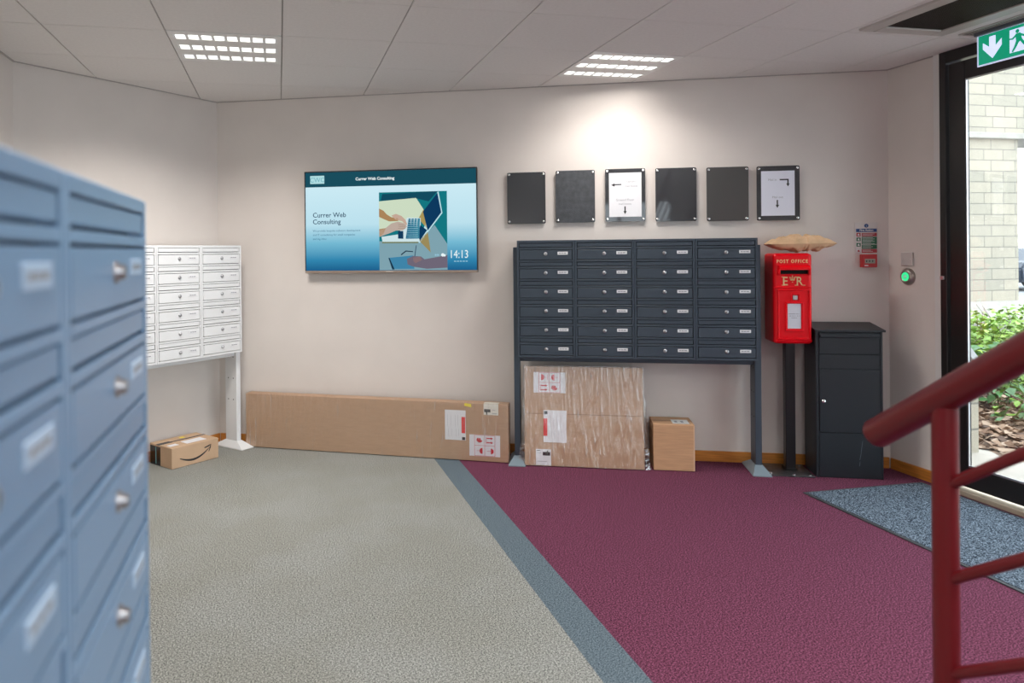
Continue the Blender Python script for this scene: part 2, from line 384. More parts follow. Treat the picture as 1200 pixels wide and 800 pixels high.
for k, (a, b_) in enumerate(((1.43, 2.55), (.23, 1.37), (-.97, .17), (-2.17, -1.03), (YS, -2.23))):
    w = MB().box(XR+.03, XR+.04, a, b_, .03, 2.565, glass_m).build('window_%d' % (k+1)); struct(w)

wf = struct(MB().box(-1.15, .75, YS-.07, YS-.06, .85, 2.35, glass_m).build('window_6'))  # unseen window behind the camera, added to bring in cool daylight
f = MB()
for a, b_, c_, e in ((-1.15, -1.10, .85, 2.35), (.70, .75, .85, 2.35), (-1.10, .70, .85, .90), (-1.10, .70, 2.30, 2.35), (-.225, -.175, .90, 2.30)): f.box(a, b_, YS-.09, YS-.04, c_, e, blk_alu, .003)
struct(f.build('window_7'))  # frame of the added, unseen window

# ------------------------------------------------------------------ ceiling luminaires and grilles
lum_white = mat('luminaire_white', (.75, .74, .72), .4); reflector = mat('louvre_aluminium', (.85, .87, .88), .38, .7)
tube_on = emis('lit_tube', (255, 252, 244), 9)
def luminaire(ij, label):
    x0, x1, y0, y1 = cell(*ij); cx, cy = (x0+x1)/2, (y0+y1)/2
    t = thing('recessed_luminaire', label, 'ceiling light', (cx, cy, CEIL), 0, 'recessed ceiling lights')
    w = .2965; f = MB()
    strips = [(-.245, -.160), (-.043, .043), (.160, .245)]
    ys = [-w, -.245, -.160, -.043, .043, .160, .245, w]
    for a, b_ in ((ys[0], ys[1]), (ys[2], ys[3]), (ys[4], ys[5]), (ys[6], ys[7])): f.box(-w, w, a, b_, -.004, .012, lum_white, .0015)
    for a, b_ in strips: f.box(-w, -w+.022, a, b_, -.004, .012, lum_white); f.box(w-.022, w, a, b_, -.004, .012, lum_white)
    f.box(-w, w, -w, w, .075, .08, lum_white)
    f.build('housing', t)
    for a, b_ in strips:
        r = MB(); X = w-.022; c = (a+b_)/2
        prof = [(a, .0), (a+.006, .03), (a+.018, .055), (c, .066), (b_-.018, .055), (b_-.006, .03), (b_, .0)]
        for k in range(6):
            r.raw([(-X, prof[k][0], prof[k][1]), (X, prof[k][0], prof[k][1]), (X, prof[k+1][0], prof[k+1][1]), (-X, prof[k+1][0], prof[k+1][1])], [[0, 1, 2, 3]], reflector, True)
        rr = r.build('reflector', t)
        if ij in (L1, L2):
            for k in range(9):
                xx = -X+.004+k*(2*X-.008)/8
                bl_ = MB().raw([(-.008, a, -.001), (.008, a, -.001), (.001, a, .026), (-.001, a, .026), (-.008, b_, -.001), (.008, b_, -.001), (.001, b_, .026), (-.001, b_, .026)],
                   [[0, 1, 5, 4], [1, 2, 6, 5], [3, 0, 4, 7], [0, 3, 2, 1], [4, 5, 6, 7], [2, 3, 7, 6]], reflector).build('louvre', t); bl_.location = (xx, 0, 0)
        MB().tube((-X, c, .044), (X, c, .044), .0125, tube_on, 12).build('tube', t)
    for a, b_ in strips:
        ld = bpy.data.lights.new('lamp_light', 'AREA'); ld.shape = 'RECTANGLE'; ld.size = .54; ld.size_y = .08; ld.energy = LAMP_W/3*(.52 if ij == L2 else 1); ld.color = LAMP_COL; ld.spread = math.radians(142)
        if ij == L2 and a > .1: ld.energy = 2.6; ld.spread = math.radians(168)
        lo = bpy.data.objects.new('lamp_light', ld); C.objects.link(lo); lo.parent = t; lo.location = (0, (a+b_)/2, -.012)
    return t
luminaire(L1, 'recessed three-strip ceiling light over the grey carpet, left of the television')
luminaire(L2, 'recessed three-strip ceiling light against the back wall, above the dark panels')
for k, (i, j) in enumerate(lamps[2:]):
    luminaire((i, j), ['recessed ceiling light above the grey carpet behind the viewer', 'recessed ceiling light above the staircase', 'recessed ceiling light near the left end of the front wall', 'recessed ceiling light near the right end of the front wall'][k])

vent_m = mat('vent_frame', (.52, .49, .46), .4, .2)
gx, gy = (VX0+VX1)/2, (VY0+VY1)/2
t = thing('air_grille', 'large dark mesh air grille in a pale frame in the ceiling by the door', 'air vent', (gx, gy, CEIL))
hx, hy = (VX1-VX0)/2, (VY1-VY0)/2
f = MB()
for (a, b_, c_, e) in ((-hx-.03, -hx+.055, -hy-.03, hy+.03), (hx-.055, hx+.03, -hy-.03, hy+.03), (-hx+.055, hx-.055, -hy-.03, -hy+.05), (-hx+.055, hx-.055, hy-.05, hy+.03)):
    f.box(a, b_, c_, e, -.012, .006, vent_m, .003)
f.build('frame', t)
mesh = MB(); k = -hy+.05
dk = mat('grille_dark', (.045, .040, .034), .5, .3)
while k < hy-.05: mesh.box(-hx+.055, hx-.055, k, k+.004, -.004, .004, dk); k += .013
k = -hx+.055
while k < hx-.055: mesh.box(k, k+.003, -hy+.05, hy-.05, -.005, .003, dk); k += .011
mesh.build('mesh_face', t); MB().box(-hx, hx, -hy, hy, .006, .0095, gap_shade).build('duct', t)
t = thing('slot_diffuser', 'narrow dark slot diffuser in the ceiling between the air grille and the door', 'air vent', ((SL[0]+SL[1])/2, (SL[2]+SL[3])/2, CEIL))
f = MB(); hx, hy = (SL[1]-SL[0])/2, (SL[3]-SL[2])/2
f.box(-hx-.012, -hx, -hy, hy, -.006, .003, vent_m); f.box(hx, hx+.012, -hy, hy, -.006, .003, vent_m); f.box(-hx, hx, hy-.012, hy, -.006, .003, vent_m); f.box(-hx, hx, -hy, -hy+.012, -.006, .003, vent_m)
f.build('frame', t); f = MB(); f.box(-hx, hx, -hy, hy, -.002, .0, dk)
for q in (-.02, 0, .02): f.box(q-.002, q+.002, -hy, hy, -.005, -.002, vent_m)
f.build('slots', t)

# ------------------------------------------------------------------ mailbox units
def mailbox_unit(name, label, loc, rz, cw, rows, cols, z0, paint, tag_m=None, depth=.27, label_every=True, post_front=.055, foot=True, zbar=True):
    t = thing(name, label, 'mailboxes', loc, rz, 'wall of mailboxes')
    W = cw*cols; rp = .1291; H = rows*rp+.017+.004; zt = z0+H
    body = MB()
    body.box(-W/2, W/2, .022, depth, z0, zt, paint, .002)
    body.box(-W/2+.004, W/2-.004, .0215, .023, z0+.004, zt-.004, gap_shade)  # sheet coloured near-black to give the gaps their shadow
    fw = .0135
    for c in range(cols+1):          # uprights
        x = -W/2+c*cw
        if c == 0: body.box(x, x+fw, 0, .022, z0, zt, paint, .0015)
        elif c == cols: body.box(x-fw, x, 0, .022, z0, zt, paint, .0015)
        else:
            body.box(x-fw, x-.001, 0, .022, z0, zt, paint, .0015); body.box(x+.001, x+fw, 0, .022, z0, zt, paint, .0015)
    def bar(za, zb, c): body.box(-W/2+c*cw+fw, -W/2+(c+1)*cw-fw, .0, .022, za, zb, paint, .001)
    for c in range(cols):
        bar(zt-.017, zt, c)
        for r in range(rows):
            top = zt-.017-r*rp
            bar(top-.045, top-.033, c)                    # between flap and door
            if r < rows-1: bar(top-rp, top-.118, c)
            else: bar(z0, top-.118, c)
    body.build('body', t)
    iw = cw-2*fw-.008
    dm = MB().box(-iw/2, iw/2, .0, .016, -.033, .033, paint, .0018)
    dm.box(-iw/2+.001, -iw/2+.003, .001, .02, -.036, .036, gap_shade)
    dmesh = dm.build('door')
    fl = MB().box(-iw/2, iw/2, .002, .010, -.0125, .0135, paint, .0015)
    fmesh = fl.build('flap')
    lk = MB().lathe([(-.004, .0125), (.002, .0125), (.004, .010), (.004, .0085), (.0095, .0085), (.011, .007), (.011, .0)], mat('lock_metal', (.48, .48, .50), .28, 1), 18)
    lk.box(-.0008, .0008, -.0116, -.0108, -.005, .005, ink)
    lmesh = lk.build('lock')
    lb = MB().box(-.034, .034, -.0018, .001, -.0100, .0100, tag_m or label_w, .0008)
    for k, (a, b_) in enumerate(((-.026, -.012), (-.009, .004), (.007, .024))): lb.rect(a, b_, -.003, .003, -.0021, label_b)
    lbm = lb.build('name_label')
    first = True
    for c in range(cols):
        for r in range(rows):
            top = zt-.017-r*rp; cx = -W/2+(c+.5)*cw
            if first: o, f, l, n = dmesh, fmesh, lmesh, lbm; first = False
            else:
                o, f, l, n = [q.copy() for q in (dmesh, fmesh, lmesh, lbm)]
                for q in (o, f, l, n): C.objects.link(q)
            o.parent = t; o.location = (cx, 0, top-.082+.0005)
            f.parent = t; f.location = (cx, 0, top-.016)
            l.parent = o; l.location = (0, 0, .006); n.parent = o; n.location = (cw*.295, 0, .010)
    # stand
    zp = zt-.045
    for sx in (-1, 1):
        xo = sx*(W/2+.030); xi = xo-sx*.040; a, b_ = min(xo, xi), max(xo, xi)
        p = MB().box(a, b_, post_front+.001, post_front+.125, .045, zp, paint, .002)
        for zz in (.36, .52, .68):      # bolt holes on the inner side
            for yy in (.035, .09):
                p.tube((xi+sx*.001, post_front+yy, zz), (xi-sx*.0012, post_front+yy, zz), .0045, gap_shade, 10)
        p.build('post', t)
        xc = (xo+xi)/2; bx, by0, by1 = .0575, post_front-.095, post_front+.215
        tx, ty0, ty1 = .024, post_front-.004, post_front+.13
        v = [(xc-bx, by0, 0), (xc+bx, by0, 0), (xc+bx, by1, 0), (xc-bx, by1, 0), (xc-bx, by0, .006), (xc+bx, by0, .006), (xc+bx, by1, .006), (xc-bx, by1, .006),
             (xc-tx, ty0, .05), (xc+tx, ty0, .05), (xc+tx, ty1, .05), (xc-tx, ty1, .05)]
        fs = [[3, 2, 1, 0], [8, 9, 10, 11]]
        for k in range(4):
            fs.append([k, (k+1) % 4, (k+1) % 4+4, k+4]); fs.append([k+4, (k+1) % 4+4, (k+1) % 4+8, k+8])
        MB().raw(v, fs, (foot_grey if paint is dark_steel else paint)).build('foot', t)
    MB().box(-W/2+.0, W/2-.0, post_front+.02, post_front+.10, z0-.036, z0-.001, paint, .002).build('crossbar', t)
    return t
foot_grey = mat('foot_grey_paint', (.20, .26, .30), .4)
# the anthracite unit on the back wall
s0, s1 = 2.322, 3.868
p = bw((s0+s1)/2, .285); cw = (s1-s0)/4
dark_unit = mailbox_unit('mailbox_unit', 'dark anthracite bank of mailboxes on two legs below the black panels', p, RZB, cw, 6, 4, .735, dark_steel)
# white unit on the oblique left wall
p = lw(.034+.363*2, .30); white_unit = mailbox_unit('mailbox_unit', 'white bank of mailboxes on a white stand in the left corner', p, RZL, .363, 6, 4, .725, white_steel)
# blue-grey unit in the left foreground, faces the entrance
LX = -.18
blue_unit = mailbox_unit('mailbox_unit', 'large blurred blue-grey bank of mailboxes in the left foreground', (LX, 1.073-.389*2, 0), RZW, .389, 6, 4, 1.533-.7956, blue_steel, mat('blue_label_holder', (.48, .62, .78), .3))

# ------------------------------------------------------------------ television
t = thing('television', 'wide wall-mounted television with a teal and white web consulting slide', 'television', bw(.733, .075, 1.309), RZB)
TW, TH = 1.297, .757
bz = mat('tv_bezel', (.02, .02, .022), .3); bzs = mat('tv_bezel_bronze', (.42, .34, .29), .3, .8)
f = MB().box(0, TW, 0.004, .045, 0, TH, bz, .003); f.box(0, TW, -.002, .010, 0, .018, bzs, .002)
f.box(0, .007, -.001, .006, .018, TH, bz); f.box(TW-.007, TW, -.001, .006, .018, TH, bz); f.box(.007, TW-.007, -.001, .006, TH-.008, TH, bz)
f.box(.3, 1.0, .045, .073, .2, .6, bz)
f.rect(TW/2-.028, TW/2+.028, .007, .012, -.0026, mat('bezel_print', (.65, .60, .55), .4))
f.build('housing', t)
def screen_grad(name, stops, z0, z1, st):
    m = bpy.data.materials.new(name); m.use_nodes = True; nt = m.node_tree; nt.nodes.clear(); N, L = nt.nodes, nt.links
    o = N.new('ShaderNodeOutputMaterial'); e = N.new('ShaderNodeEmission'); tc = N.new('ShaderNodeTexCoord'); sp = N.new('ShaderNodeSeparateXYZ'); mr = N.new('ShaderNodeMapRange'); r = N.new('ShaderNodeValToRGB')
    L.new(tc.outputs['Object'], sp.inputs[0]); L.new(sp.outputs['Z'], mr.inputs['Value']); mr.inputs['From Min'].default_value = z0; mr.inputs['From Max'].default_value = z1
    L.new(mr.outputs[0], r.inputs['Fac']); L.new(r.outputs['Color'], e.inputs[0]); L.new(e.outputs[0], o.inputs[0]); e.inputs[1].default_value = st
    els = r.color_ramp.elements; els[0].position = stops[0][0]; els[0].color = s2l(stops[0][1])+(1,); els[1].position = stops[-1][0]; els[1].color = s2l(stops[-1][1])+(1,)
    for pz, c in stops[1:-1]: q = els.new(pz); q.color = s2l(c)+(1,)
    return m
sg = screen_grad('screen_gradient', [(0, (28, 96, 142)), (.13, (52, 138, 180)), (.33, (120, 190, 216)), (.55, (192, 230, 243)), (1, (208, 240, 250))], .018, .64, .78)
SCM = MB()
SCM.rect(.007, TW-.007, .018, TH-.008, .0015, sg)
E_ = lambda n, c: emis('screen_'+n, c, .80)
y1_, y2_, y3_, y4_, y5_ = .0005, 0.0, -.0003, -.0006, -.0009
SCM.rect(.007, TW-.007, .640, TH-.008, y1_, E_('header', (26, 78, 94)))
SCM.rect(.045, .155, .665, .725, y2_, E_('logo', (176, 222, 226)))
SCM.text('CWC', .100, .677, .050, y3_, E_('logoink', (112, 176, 190)), 'CENTER', sx=.95)
SCM.text('Currer Web Consulting', .395, .684, .030, y2_, E_('white', (235, 248, 250)), bold=.0008)
SCM.text('Currer Web', .062, .415, .050, y2_, E_('navy', (28, 62, 92)), bold=.0004)
SCM.text('Consulting', .062, .365, .050, y2_, E_('navy', (28, 62, 92)), bold=.0004)
for k, tx in enumerate(('We provide bespoke software development', 'and IT consultancy for small companies', 'and big ideas')):
    SCM.text(tx, .062, .308-k*.030, .0205, y2_, E_('slate', (70, 112, 140)))
# the photograph on the slide: laptop, hands, desk mosaic
px0, px1, pz0, pz1 = .572, 1.077, .020, .590
PW, PH = px1-px0, pz1-pz0
def pic(pts, y, n, c): SCM.flat([(px0+a/600*PW, pz1-b/700*PH) for a, b in pts], y, E_(n, c))
pic([(0, 0), (600, 0), (600, 700), (0, 700)], y1_, 'pteal', (20, 120, 130))
pic([(30, 15), (520, 0), (440, 90), (330, 60), (15, 75)], y2_, 'pdark', (18, 76, 96))
pic([(0, 80), (330, 55), (395, 160), (350, 250), (240, 330), (0, 330)], y2_, 'pcream', (206, 222, 196))
pic([(0, 440), (350, 450), (490, 300), (600, 470), (600, 700), (0, 700)], y2_, 'pdesk', (128, 164, 176))
pic([(350, 240), (395, 160), (440, 300), (430, 340)], y3_, 'pgold', (170, 150, 90))
pic([(430, 360), (455, 545), (355, 440)], y3_, 'pgold2', (156, 140, 92))
pic([(520, 5), (528, 5), (560, 195), (360, 460), (348, 452)], y3_, 'pedge', (190, 228, 236))
pic([(518, 15), (550, 190), (430, 350), (390, 180)], y4_, 'pscreen', (14, 58, 96))
pic([(365, 300), (425, 345), (360, 440), (345, 380)], y4_, 'pscreen', (14, 58, 96))
pic([(20, 400), (170, 380), (250, 230), (370, 235), (365, 420), (350, 448), (30, 450)], y3_, 'plaptop', (206, 228, 232))
pic([(25, 445), (350, 448), (345, 460), (25, 458)], y4_, 'pbase', (120, 128, 96))
for k in range(4): pic([(262+k*27, 240), (282+k*27, 240), (278+k*26, 420), (236+k*29, 420)], y4_, 'pkeys%d' % k, (38+k*8, 110+k*8, 140+k*6))
for k in range(9): pic([(250, 252+k*19), (345, 252+k*19), (345, 255+k*19), (250, 255+k*19)], y5_, 'pkeyline', (170, 210, 220))
pic([(168, 350), (215, 350), (215, 420), (168, 418)], y5_, 'pkeyb', (22, 60, 92))
def hand(pts, n, c): pic(pts, y5_-.0002, n, c)
hand([(0, 145), (40, 165), (70, 200), (110, 225), (170, 235), (170, 260), (90, 262), (40, 240), (0, 220)], 'skin1', (172, 134, 92))
hand([(110, 210), (150, 195), (200, 215), (235, 250), (250, 290), (240, 300), (205, 262), (150, 250)], 'skin2', (198, 170, 152))
hand([(0, 340), (60, 320), (110, 280), (170, 265), (220, 280), (250, 310), (235, 325), (210, 345), (150, 345), (90, 370), (0, 400)], 'skin3', (190, 172, 160))
hand([(0, 330), (60, 322), (40, 372), (0, 400)], 'skin1', (172, 134, 92))
for k in range(3): hand([(170, 285+k*18), (235, 300+k*14), (233, 304+k*14), (170, 290+k*18)], 'skinline', (140, 116, 100))
pic([(80, 590), (300, 570), (310, 690), (110, 690)], y3_, 'ppad', (64, 134, 170))
pic([(80, 590), (90, 590), (135, 695), (115, 695)], y4_, 'pdarkline', (28, 52, 70)); pic([(190, 560), (235, 525), (300, 532), (300, 540), (238, 535), (196, 568)], y4_, 'pdarkline', (28, 52, 70))
pic([(325, 480), (332, 480), (312, 620), (304, 620)], y5_, 'ppen', (60, 84, 104))
hand([(245, 600), (300, 575), (370, 580), (400, 605), (600, 570), (600, 680), (420, 690), (300, 670), (250, 650)], 'skin4', (112, 104, 120))
hand([(300, 590), (360, 580), (380, 610), (320, 640), (300, 620)], 'skin5', (140, 112, 114))
SCM.text('14:13', 1.090, .105, .082, y3_, E_('white', (235, 248, 250)), sx=.78)
for k in range(5): SCM.rect(1.125+k*.021, 1.140+k*.021, .078, .085, y3_, E_('dim', (150, 196, 216)))
SCM.disc(1.043, .128, .012, y5_-.0004, E_('white', (235, 248, 250)), 14); SCM.disc(1.056, .125, .009, y5_-.0005, E_('white', (235, 248, 250)), 14)
SCM.rect(.985, .998, .122, .134, y5_-.0004, E_('dim', (150, 196, 216))); SCM.rect(1.002, 1.015, .122, .134, y5_-.0004, E_('dim', (150, 196, 216)))
SCM.build('screen', t)

# ------------------------------------------------------------------ six dark panels in a row
def arrow_down(mb, x, z, L, w, y, m):
    mb.rect(x-w/2, x+w/2, z-L*.65, z, y, m); mb.flat([(x-w*1.25, z-L*.6), (x+w*1.25, z-L*.6), (x, z-L)], y, m)
PWd, PHt = .272, .368
panels = [(2.241, 2.022, 'g', 'black gloss acrylic wall panel, leftmost of the six panels'),
          (2.585, 2.026, 'm', 'dull slate-textured wall panel, second from the left'),
          (2.928, 2.028, 'p1', 'black panel holding a white sheet with a left arrow and a down arrow'),
          (3.268, 2.024, 'g', 'black gloss wall panel between the left-arrow sheet and another plain panel'),
          (3.606, 2.020, 'g2', 'plain charcoal wall panel, second from the right in the row'),
          (3.930, 2.018, 'p2', 'black panel holding a white sheet with a bent arrow, rightmost in the row')]
gloss2 = mat('charcoal_acrylic', (.075, .075, .074), .12, spec=.5)
for s, zt, kd, lab in panels:
    t = thing('sign_panel', lab, 'wall panel', bw(s, .022, zt-PHt), RZB, 'row of dark wall panels')
    m_ = {'g': black_gloss, 'm': black_matte, 'g2': gloss2}.get(kd, black_gloss)
    r = .010; o = []
    for cx, cz, a0 in ((PWd-r, PHt-r, 0), (r, PHt-r, 90), (r, r, 180), (PWd-r, r, 270)):
        for k in range(5): a = math.radians(a0+k*22.5); o.append((cx+r*math.cos(a), cz+r*math.sin(a)))
    MB().prism(o, 0, .006, m_).build('panel', t)
    for cx in (.014, PWd-.014):
        for cz in (.016, PHt-.016):
            MB().lathe([(-.022, .006), (0, .006), (0, .0085), (.003, .0085), (.0045, .007), (.0045, 0)], chrome, 16, c=(cx, 0, cz)).build('standoff', t)
    if kd == 'p1':
        q = MB().rect(.026, .246, .032, PHt-.028, -.0008, paper)
        q.rect(.062, .110, .254, .262, -.0012, ink); q.flat([(.040, .256), (.064, .244), (.064, .268)], -.0012, ink)
        q.text('Upstairs', .178, .272, .020, -.0012, label_b, 'CENTER'); q.text('mail boxes', .178, .240, .020, -.0012, label_b, 'CENTER')
        q.text('Ground Floor', .134, .143, .022, -.0012, label_b, 'CENTER'); q.text('mail boxes', .134, .116, .020, -.0012, label_b, 'CENTER')
        arrow_down(q, .134, .105, .055, .009, -.0012, ink); q.build('notice', t)
    if kd == 'p2':
        q = MB().rect(.028, .240, .032, PHt-.034, -.0008, mat('bluish_paper', (.74, .76, .86), .5))
        q.text('Mail in', .100, .268, .021, -.0012, label_b, 'CENTER'); q.rect(.146, .202, .270, .279, -.0012, ink); arrow_down(q, .198, .279, .052, .009, -.0012, ink)
        q.text('Mail out', .132, .150, .021, -.0012, label_b, 'CENTER'); arrow_down(q, .130, .138, .055, .009, -.0012, ink); q.build('notice', t)

# ------------------------------------------------------------------ parcels
def handling(mb, x0, x1, z0, z1, y, turned):
    mb.rect(x0, x1, z0, z1, y, paper)
    w = (x1-x0); a, b_ = x0+w*.17, x0+w*.83; c = (a+b_)/2; h = z1-z0; mid = (z0+z1)/2; yy = y-.0006; th = .0022
    for z in (z0+h*.02, mid, z1-h*.02): mb.rect(a, b_, z-th/2, z+th/2, yy, red_ink)
    for x in (a, c, b_): mb.rect(x-th/2, x+th/2, z0+h*.02, z1-h*.02, yy, red_ink)
    u, v = (b_-a)/2, h/2
    cells = {'glass': (a, mid), 'umb': (c, mid), 'arrows': (a, z0), 'hand': (c, z0)} if not turned else {'hand': (a, mid), 'arrows': (c, mid), 'glass': (a, z0), 'umb': (c, z0)}
    def fan(cx, cz, r, a0, a1):
        mb.flat([(cx, cz)]+[(cx+r*math.cos(math.radians(a0+(a1-a0)*k/8)), cz+r*math.sin(math.radians(a0+(a1-a0)*k/8))) for k in range(9)], yy, red_ink)
    sg_ = 1 if not turned else -1
    x, z = cells['glass']; cx, cz = x+u/2, z+v/2
    if not turned:
        fan(cx-u*.28, cz, u*.30, -90, 90); mb.rect(cx, cx+u*.3, cz-th/2, cz+th/2, yy, red_ink); mb.rect(cx+u*.28, cx+u*.32, cz-v*.25, cz+v*.25, yy, red_ink)
        x, z = cells['umb']; cx, cz = x+u/2, z+v/2; fan(cx-u*.02, cz, u*.30, 90, 270); mb.rect(cx, cx+u*.32, cz-th/2, cz+th/2, yy, red_ink)
    else:
        fan(cx+u*.28, cz, u*.30, 90, 270); mb.rect(cx-u*.3, cx, cz-th/2, cz+th/2, yy, red_ink)
        x, z = cells['umb']; cx, cz = x+u/2, z+v/2; fan(cx+u*.1, cz, u*.28, 90, -90); mb.rect(cx-u*.3, cx+u*.1, cz-th/2, cz+th/2, yy, red_ink)
    x, z = cells['arrows']; cx, cz = x+u/2, z+v/2
    for q in (-.2, .2):
        mb.rect(cx-u*.3, cx+u*.15, cz+v*q-v*.05, cz+v*q+v*.05, yy, red_ink); mb.flat([(cx+u*.12, cz+v*q-v*.12), (cx+u*.32, cz+v*q), (cx+u*.12, cz+v*q+v*.12)], yy, red_ink)
    mb.rect(cx-u*.36, cx-u*.32, cz-v*.32, cz+v*.32, yy, red_ink)
    x, z = cells['hand']; cx, cz = x+u/2, z+v/2
    fan(cx, cz+v*.06, u*.30, 200, 340); fan(cx-u*.05, cz, u*.26, 110, 200); mb.rect(cx-u*.06, cx+u*.1, cz+v*.0, cz+v*.2, yy, red_ink)
def shipping(mb, x0, x1, z0, z1, y, flip):
    mb.rect(x0, x1, z0, z1, y, paper); w, h = x1-x0, z1-z0; yy = y-.0006
    if not flip:      # red bar at the right
        mb.rect(x1-w*.20, x1-w*.03, z0+h*.24, z1-h*.22, yy, mat('bright_red_ink', (.78, .03, .03), .5)); mb.rect(x1-w*.18, x1-w*.03, z0+h*.01, z0+h*.11, yy, ink)
        xs = (.12, .28, .5, .62)
    else:
        mb.rect(x0+w*.0, x0+w*.17, z0+h*.20, z1-h*.26, yy, mat('bright_red_ink', (.78, .03, .03), .5)); mb.rect(x0+w*.03, x0+w*.18, z1-h*.13, z1-h*.03, yy, ink)
        xs = (.30, .45, .60, .75)
    for k in xs:
        mb.rect(x0+w*k, x0+w*(k+.008), z0+h*.45, z1-h*.16, yy, label_b)
        mb.rect(x0+w*(k+.04), x0+w*(k+.048), z0+h*.12, z0+h*.38, yy, label_b)

# long flat box along the skirting
pA = Vector(bw(.262, .106)[:2]); pB = Vector(bw(2.250, .262)[:2]); rzl = math.atan2((pB-pA).y, (pB-pA).x); LL = (pB-pA).length
t = thing('long_parcel', 'long low cardboard parcel in stretch film lying against the wall under the television', 'parcel', (pA.x, pA.y, 0), rzl)
LH = .405
MB().box(0, LL, 0, .092, .004, LH, card, .004, 2).build('carton', t)
def wrinkled(x0, x1, y0, y1, z0, z1, nx, nz, amp, m, seed):
    bm = bmesh.new()
    bmesh.ops.create_grid(bm, x_segments=nx, y_segments=nz, size=.5)
    for v in bm.verts: v.co = Vector((x0+(v.co.x+.5)*(x1-x0), y0, z0+(v.co.y+.5)*(z1-z0)))
    for v in bm.verts: v.co.y -= amp*abs(noise.noise(Vector((v.co.x*38+seed, v.co.z*5, seed))))
    mb_ = MB().bm(bm, m, True)
    mb_.raw([(x0, y0, z1), (x1, y0, z1), (x1, y1, z1+.001), (x0, y1, z1+.001)], [[0, 1, 2, 3]], m)
    mb_.raw([(x0, y0, z0), (x0, y0, z1), (x0, y1, z1), (x0, y1, z0)], [[0, 1, 2, 3]], m); mb_.raw([(x1, y0, z0), (x1, y0, z1), (x1, y1, z1), (x1, y1, z0)], [[3, 2, 1, 0]], m)
    return mb_
wrinkled(-.003, LL+.003, -.0045, .094, .006, LH+.003, 260, 20, .003, film_box, 1).build('plastic_wrap', t)
q = MB(); shipping(q, 1.548, 1.697, .143, .352, -.0015, False); q.build('shipping_label', t)
q = MB(); handling(q, 1.722, 1.938, .040, .188, -.0015, True); q.build('handling_label', t)
MB().flat([(1.687, .385), (1.738, .376), (1.736, .398), (1.690, .404)], -.0015, yellow).build('yellow_sticker', t)
q = MB(); q.rect(1.824, 1.927, .328, LH, -.0015, mat('cream_label', (.78, .76, .68), .6)); q.raw([(1.824, -.0015, LH+.0015), (1.927, -.0015, LH+.0015), (1.927, .05, LH+.0015), (1.824, .05, LH+.0015)], [[0, 1, 2, 3]], mat('cream_label', (.7, .7, .7)))
q.rect(1.828, 1.872, .347, .368, -.002, ink); q.rect(1.842, 1.850, .330, .347, -.002, ink); q.rect(1.885, 1.918, .337, .341, -.002, label_b); q.rect(1.885, 1.905, .362, .365, -.002, label_b)
q.build('address_label', t)

# big wrapped carton leaning on the wall
t = thing('leaning_parcel', 'large square cardboard parcel in stretch film leaning back below the dark mailboxes', 'parcel', bw(2.362, .298), RZB)
BW_, BH_, BT = .790, .668, .115; tilt = math.radians(7.5)
TM = Matrix.Translation((0, 0, .004)) @ Matrix.Rotation(-tilt, 4, 'X')
q = MB().at(TM); q.box(0, BW_, 0, BT, 0, BH_, card, .008, 2); q.rect(.01, BW_-.01, .345, .350, -.0006, mat('flap_line', (.30, .17, .09), .8)); q.build('carton', t)
wq = wrinkled(-.006, BW_+.006, -.0075, BT+.004, .002, BH_+.004, 190, 30, .010, film_m, 9)
wq.v = [tuple(TM @ Vector(v)) for v in wq.v]; wq.build('plastic_wrap', t)
# loose ears of film at both sides
for sx, xx in ((-1, -.006), (1, BW_+.006)):
    q = MB().at(TM); vs = []; fs = []
    for k in range(22):
        z = .0+k*.5/21; a = .014+.020*abs(noise.noise(Vector((z*20, sx, 3))))+(.030*(1-k/7) if k < 7 else 0)
        vs += [(xx, .01, z), (xx+sx*a, .03+.01*math.sin(k), z)]
    for k in range(21): fs.append([2*k, 2*k+1, 2*k+3, 2*k+2])
    q.raw(vs, fs, film('film_ear', .28, (30, 30, 30)), True); q.build('wrap_tail', t)
q = MB().at(TM); handling(q, .062, .277, .488, .628, -.0018, False); q.build('handling_label', t)
q = MB().at(TM); shipping(q, .128, .282, .158, .372, -.0018, True); q.build('shipping_label', t)
q = MB().at(TM); q.rect(.076, .178, .006, .112, -.0018, paper); q.rect(.122, .172, .070, .094, -.0024, ink); q.rect(.150, .158, .094, .104, -.0024, ink)
q.rect(.082, .112, .086, .089, -.0024, label_b); q.rect(.082, .106, .1, .104, -.0024, ink); q.rect(.084, .150, .03, .033, -.0024, label_b); q.build('address_label', t)

# small carton
t = thing('small_parcel', 'small upright plain cardboard box standing right of the film-wrapped parcel', 'parcel', bw(3.210, .278), RZB)
q = MB().box(0, .262, 0, .232, .003, .306, card2, .003, 2); q.rect(.254, .2605, .006, .302, -.0005, card_edge); q.build('carton', t)
q = MB(); q.raw([(.0, .110, .3068), (.262, .110, .3068), (.262, .122, .3068), (0, .122, .3068)], [[0, 1, 2, 3]], mat('flap_line', (.3, .17, .09))); q.build('seam', t)
q = MB(); q.raw([(.128, .03, .3072), (.235, .03, .3072), (.235, .15, .3072), (.128, .15, .3072)], [[0, 1, 2, 3]], mat('clear_label', (.70, .72, .70), .35))
for a in (.145, .185): q.raw([(a, .06, .3077), (a+.018, .06, .3077), (a+.018, .11, .3077), (a, .11, .3077)], [[0, 1, 2, 3]], label_b)
q.build('address_label', t)

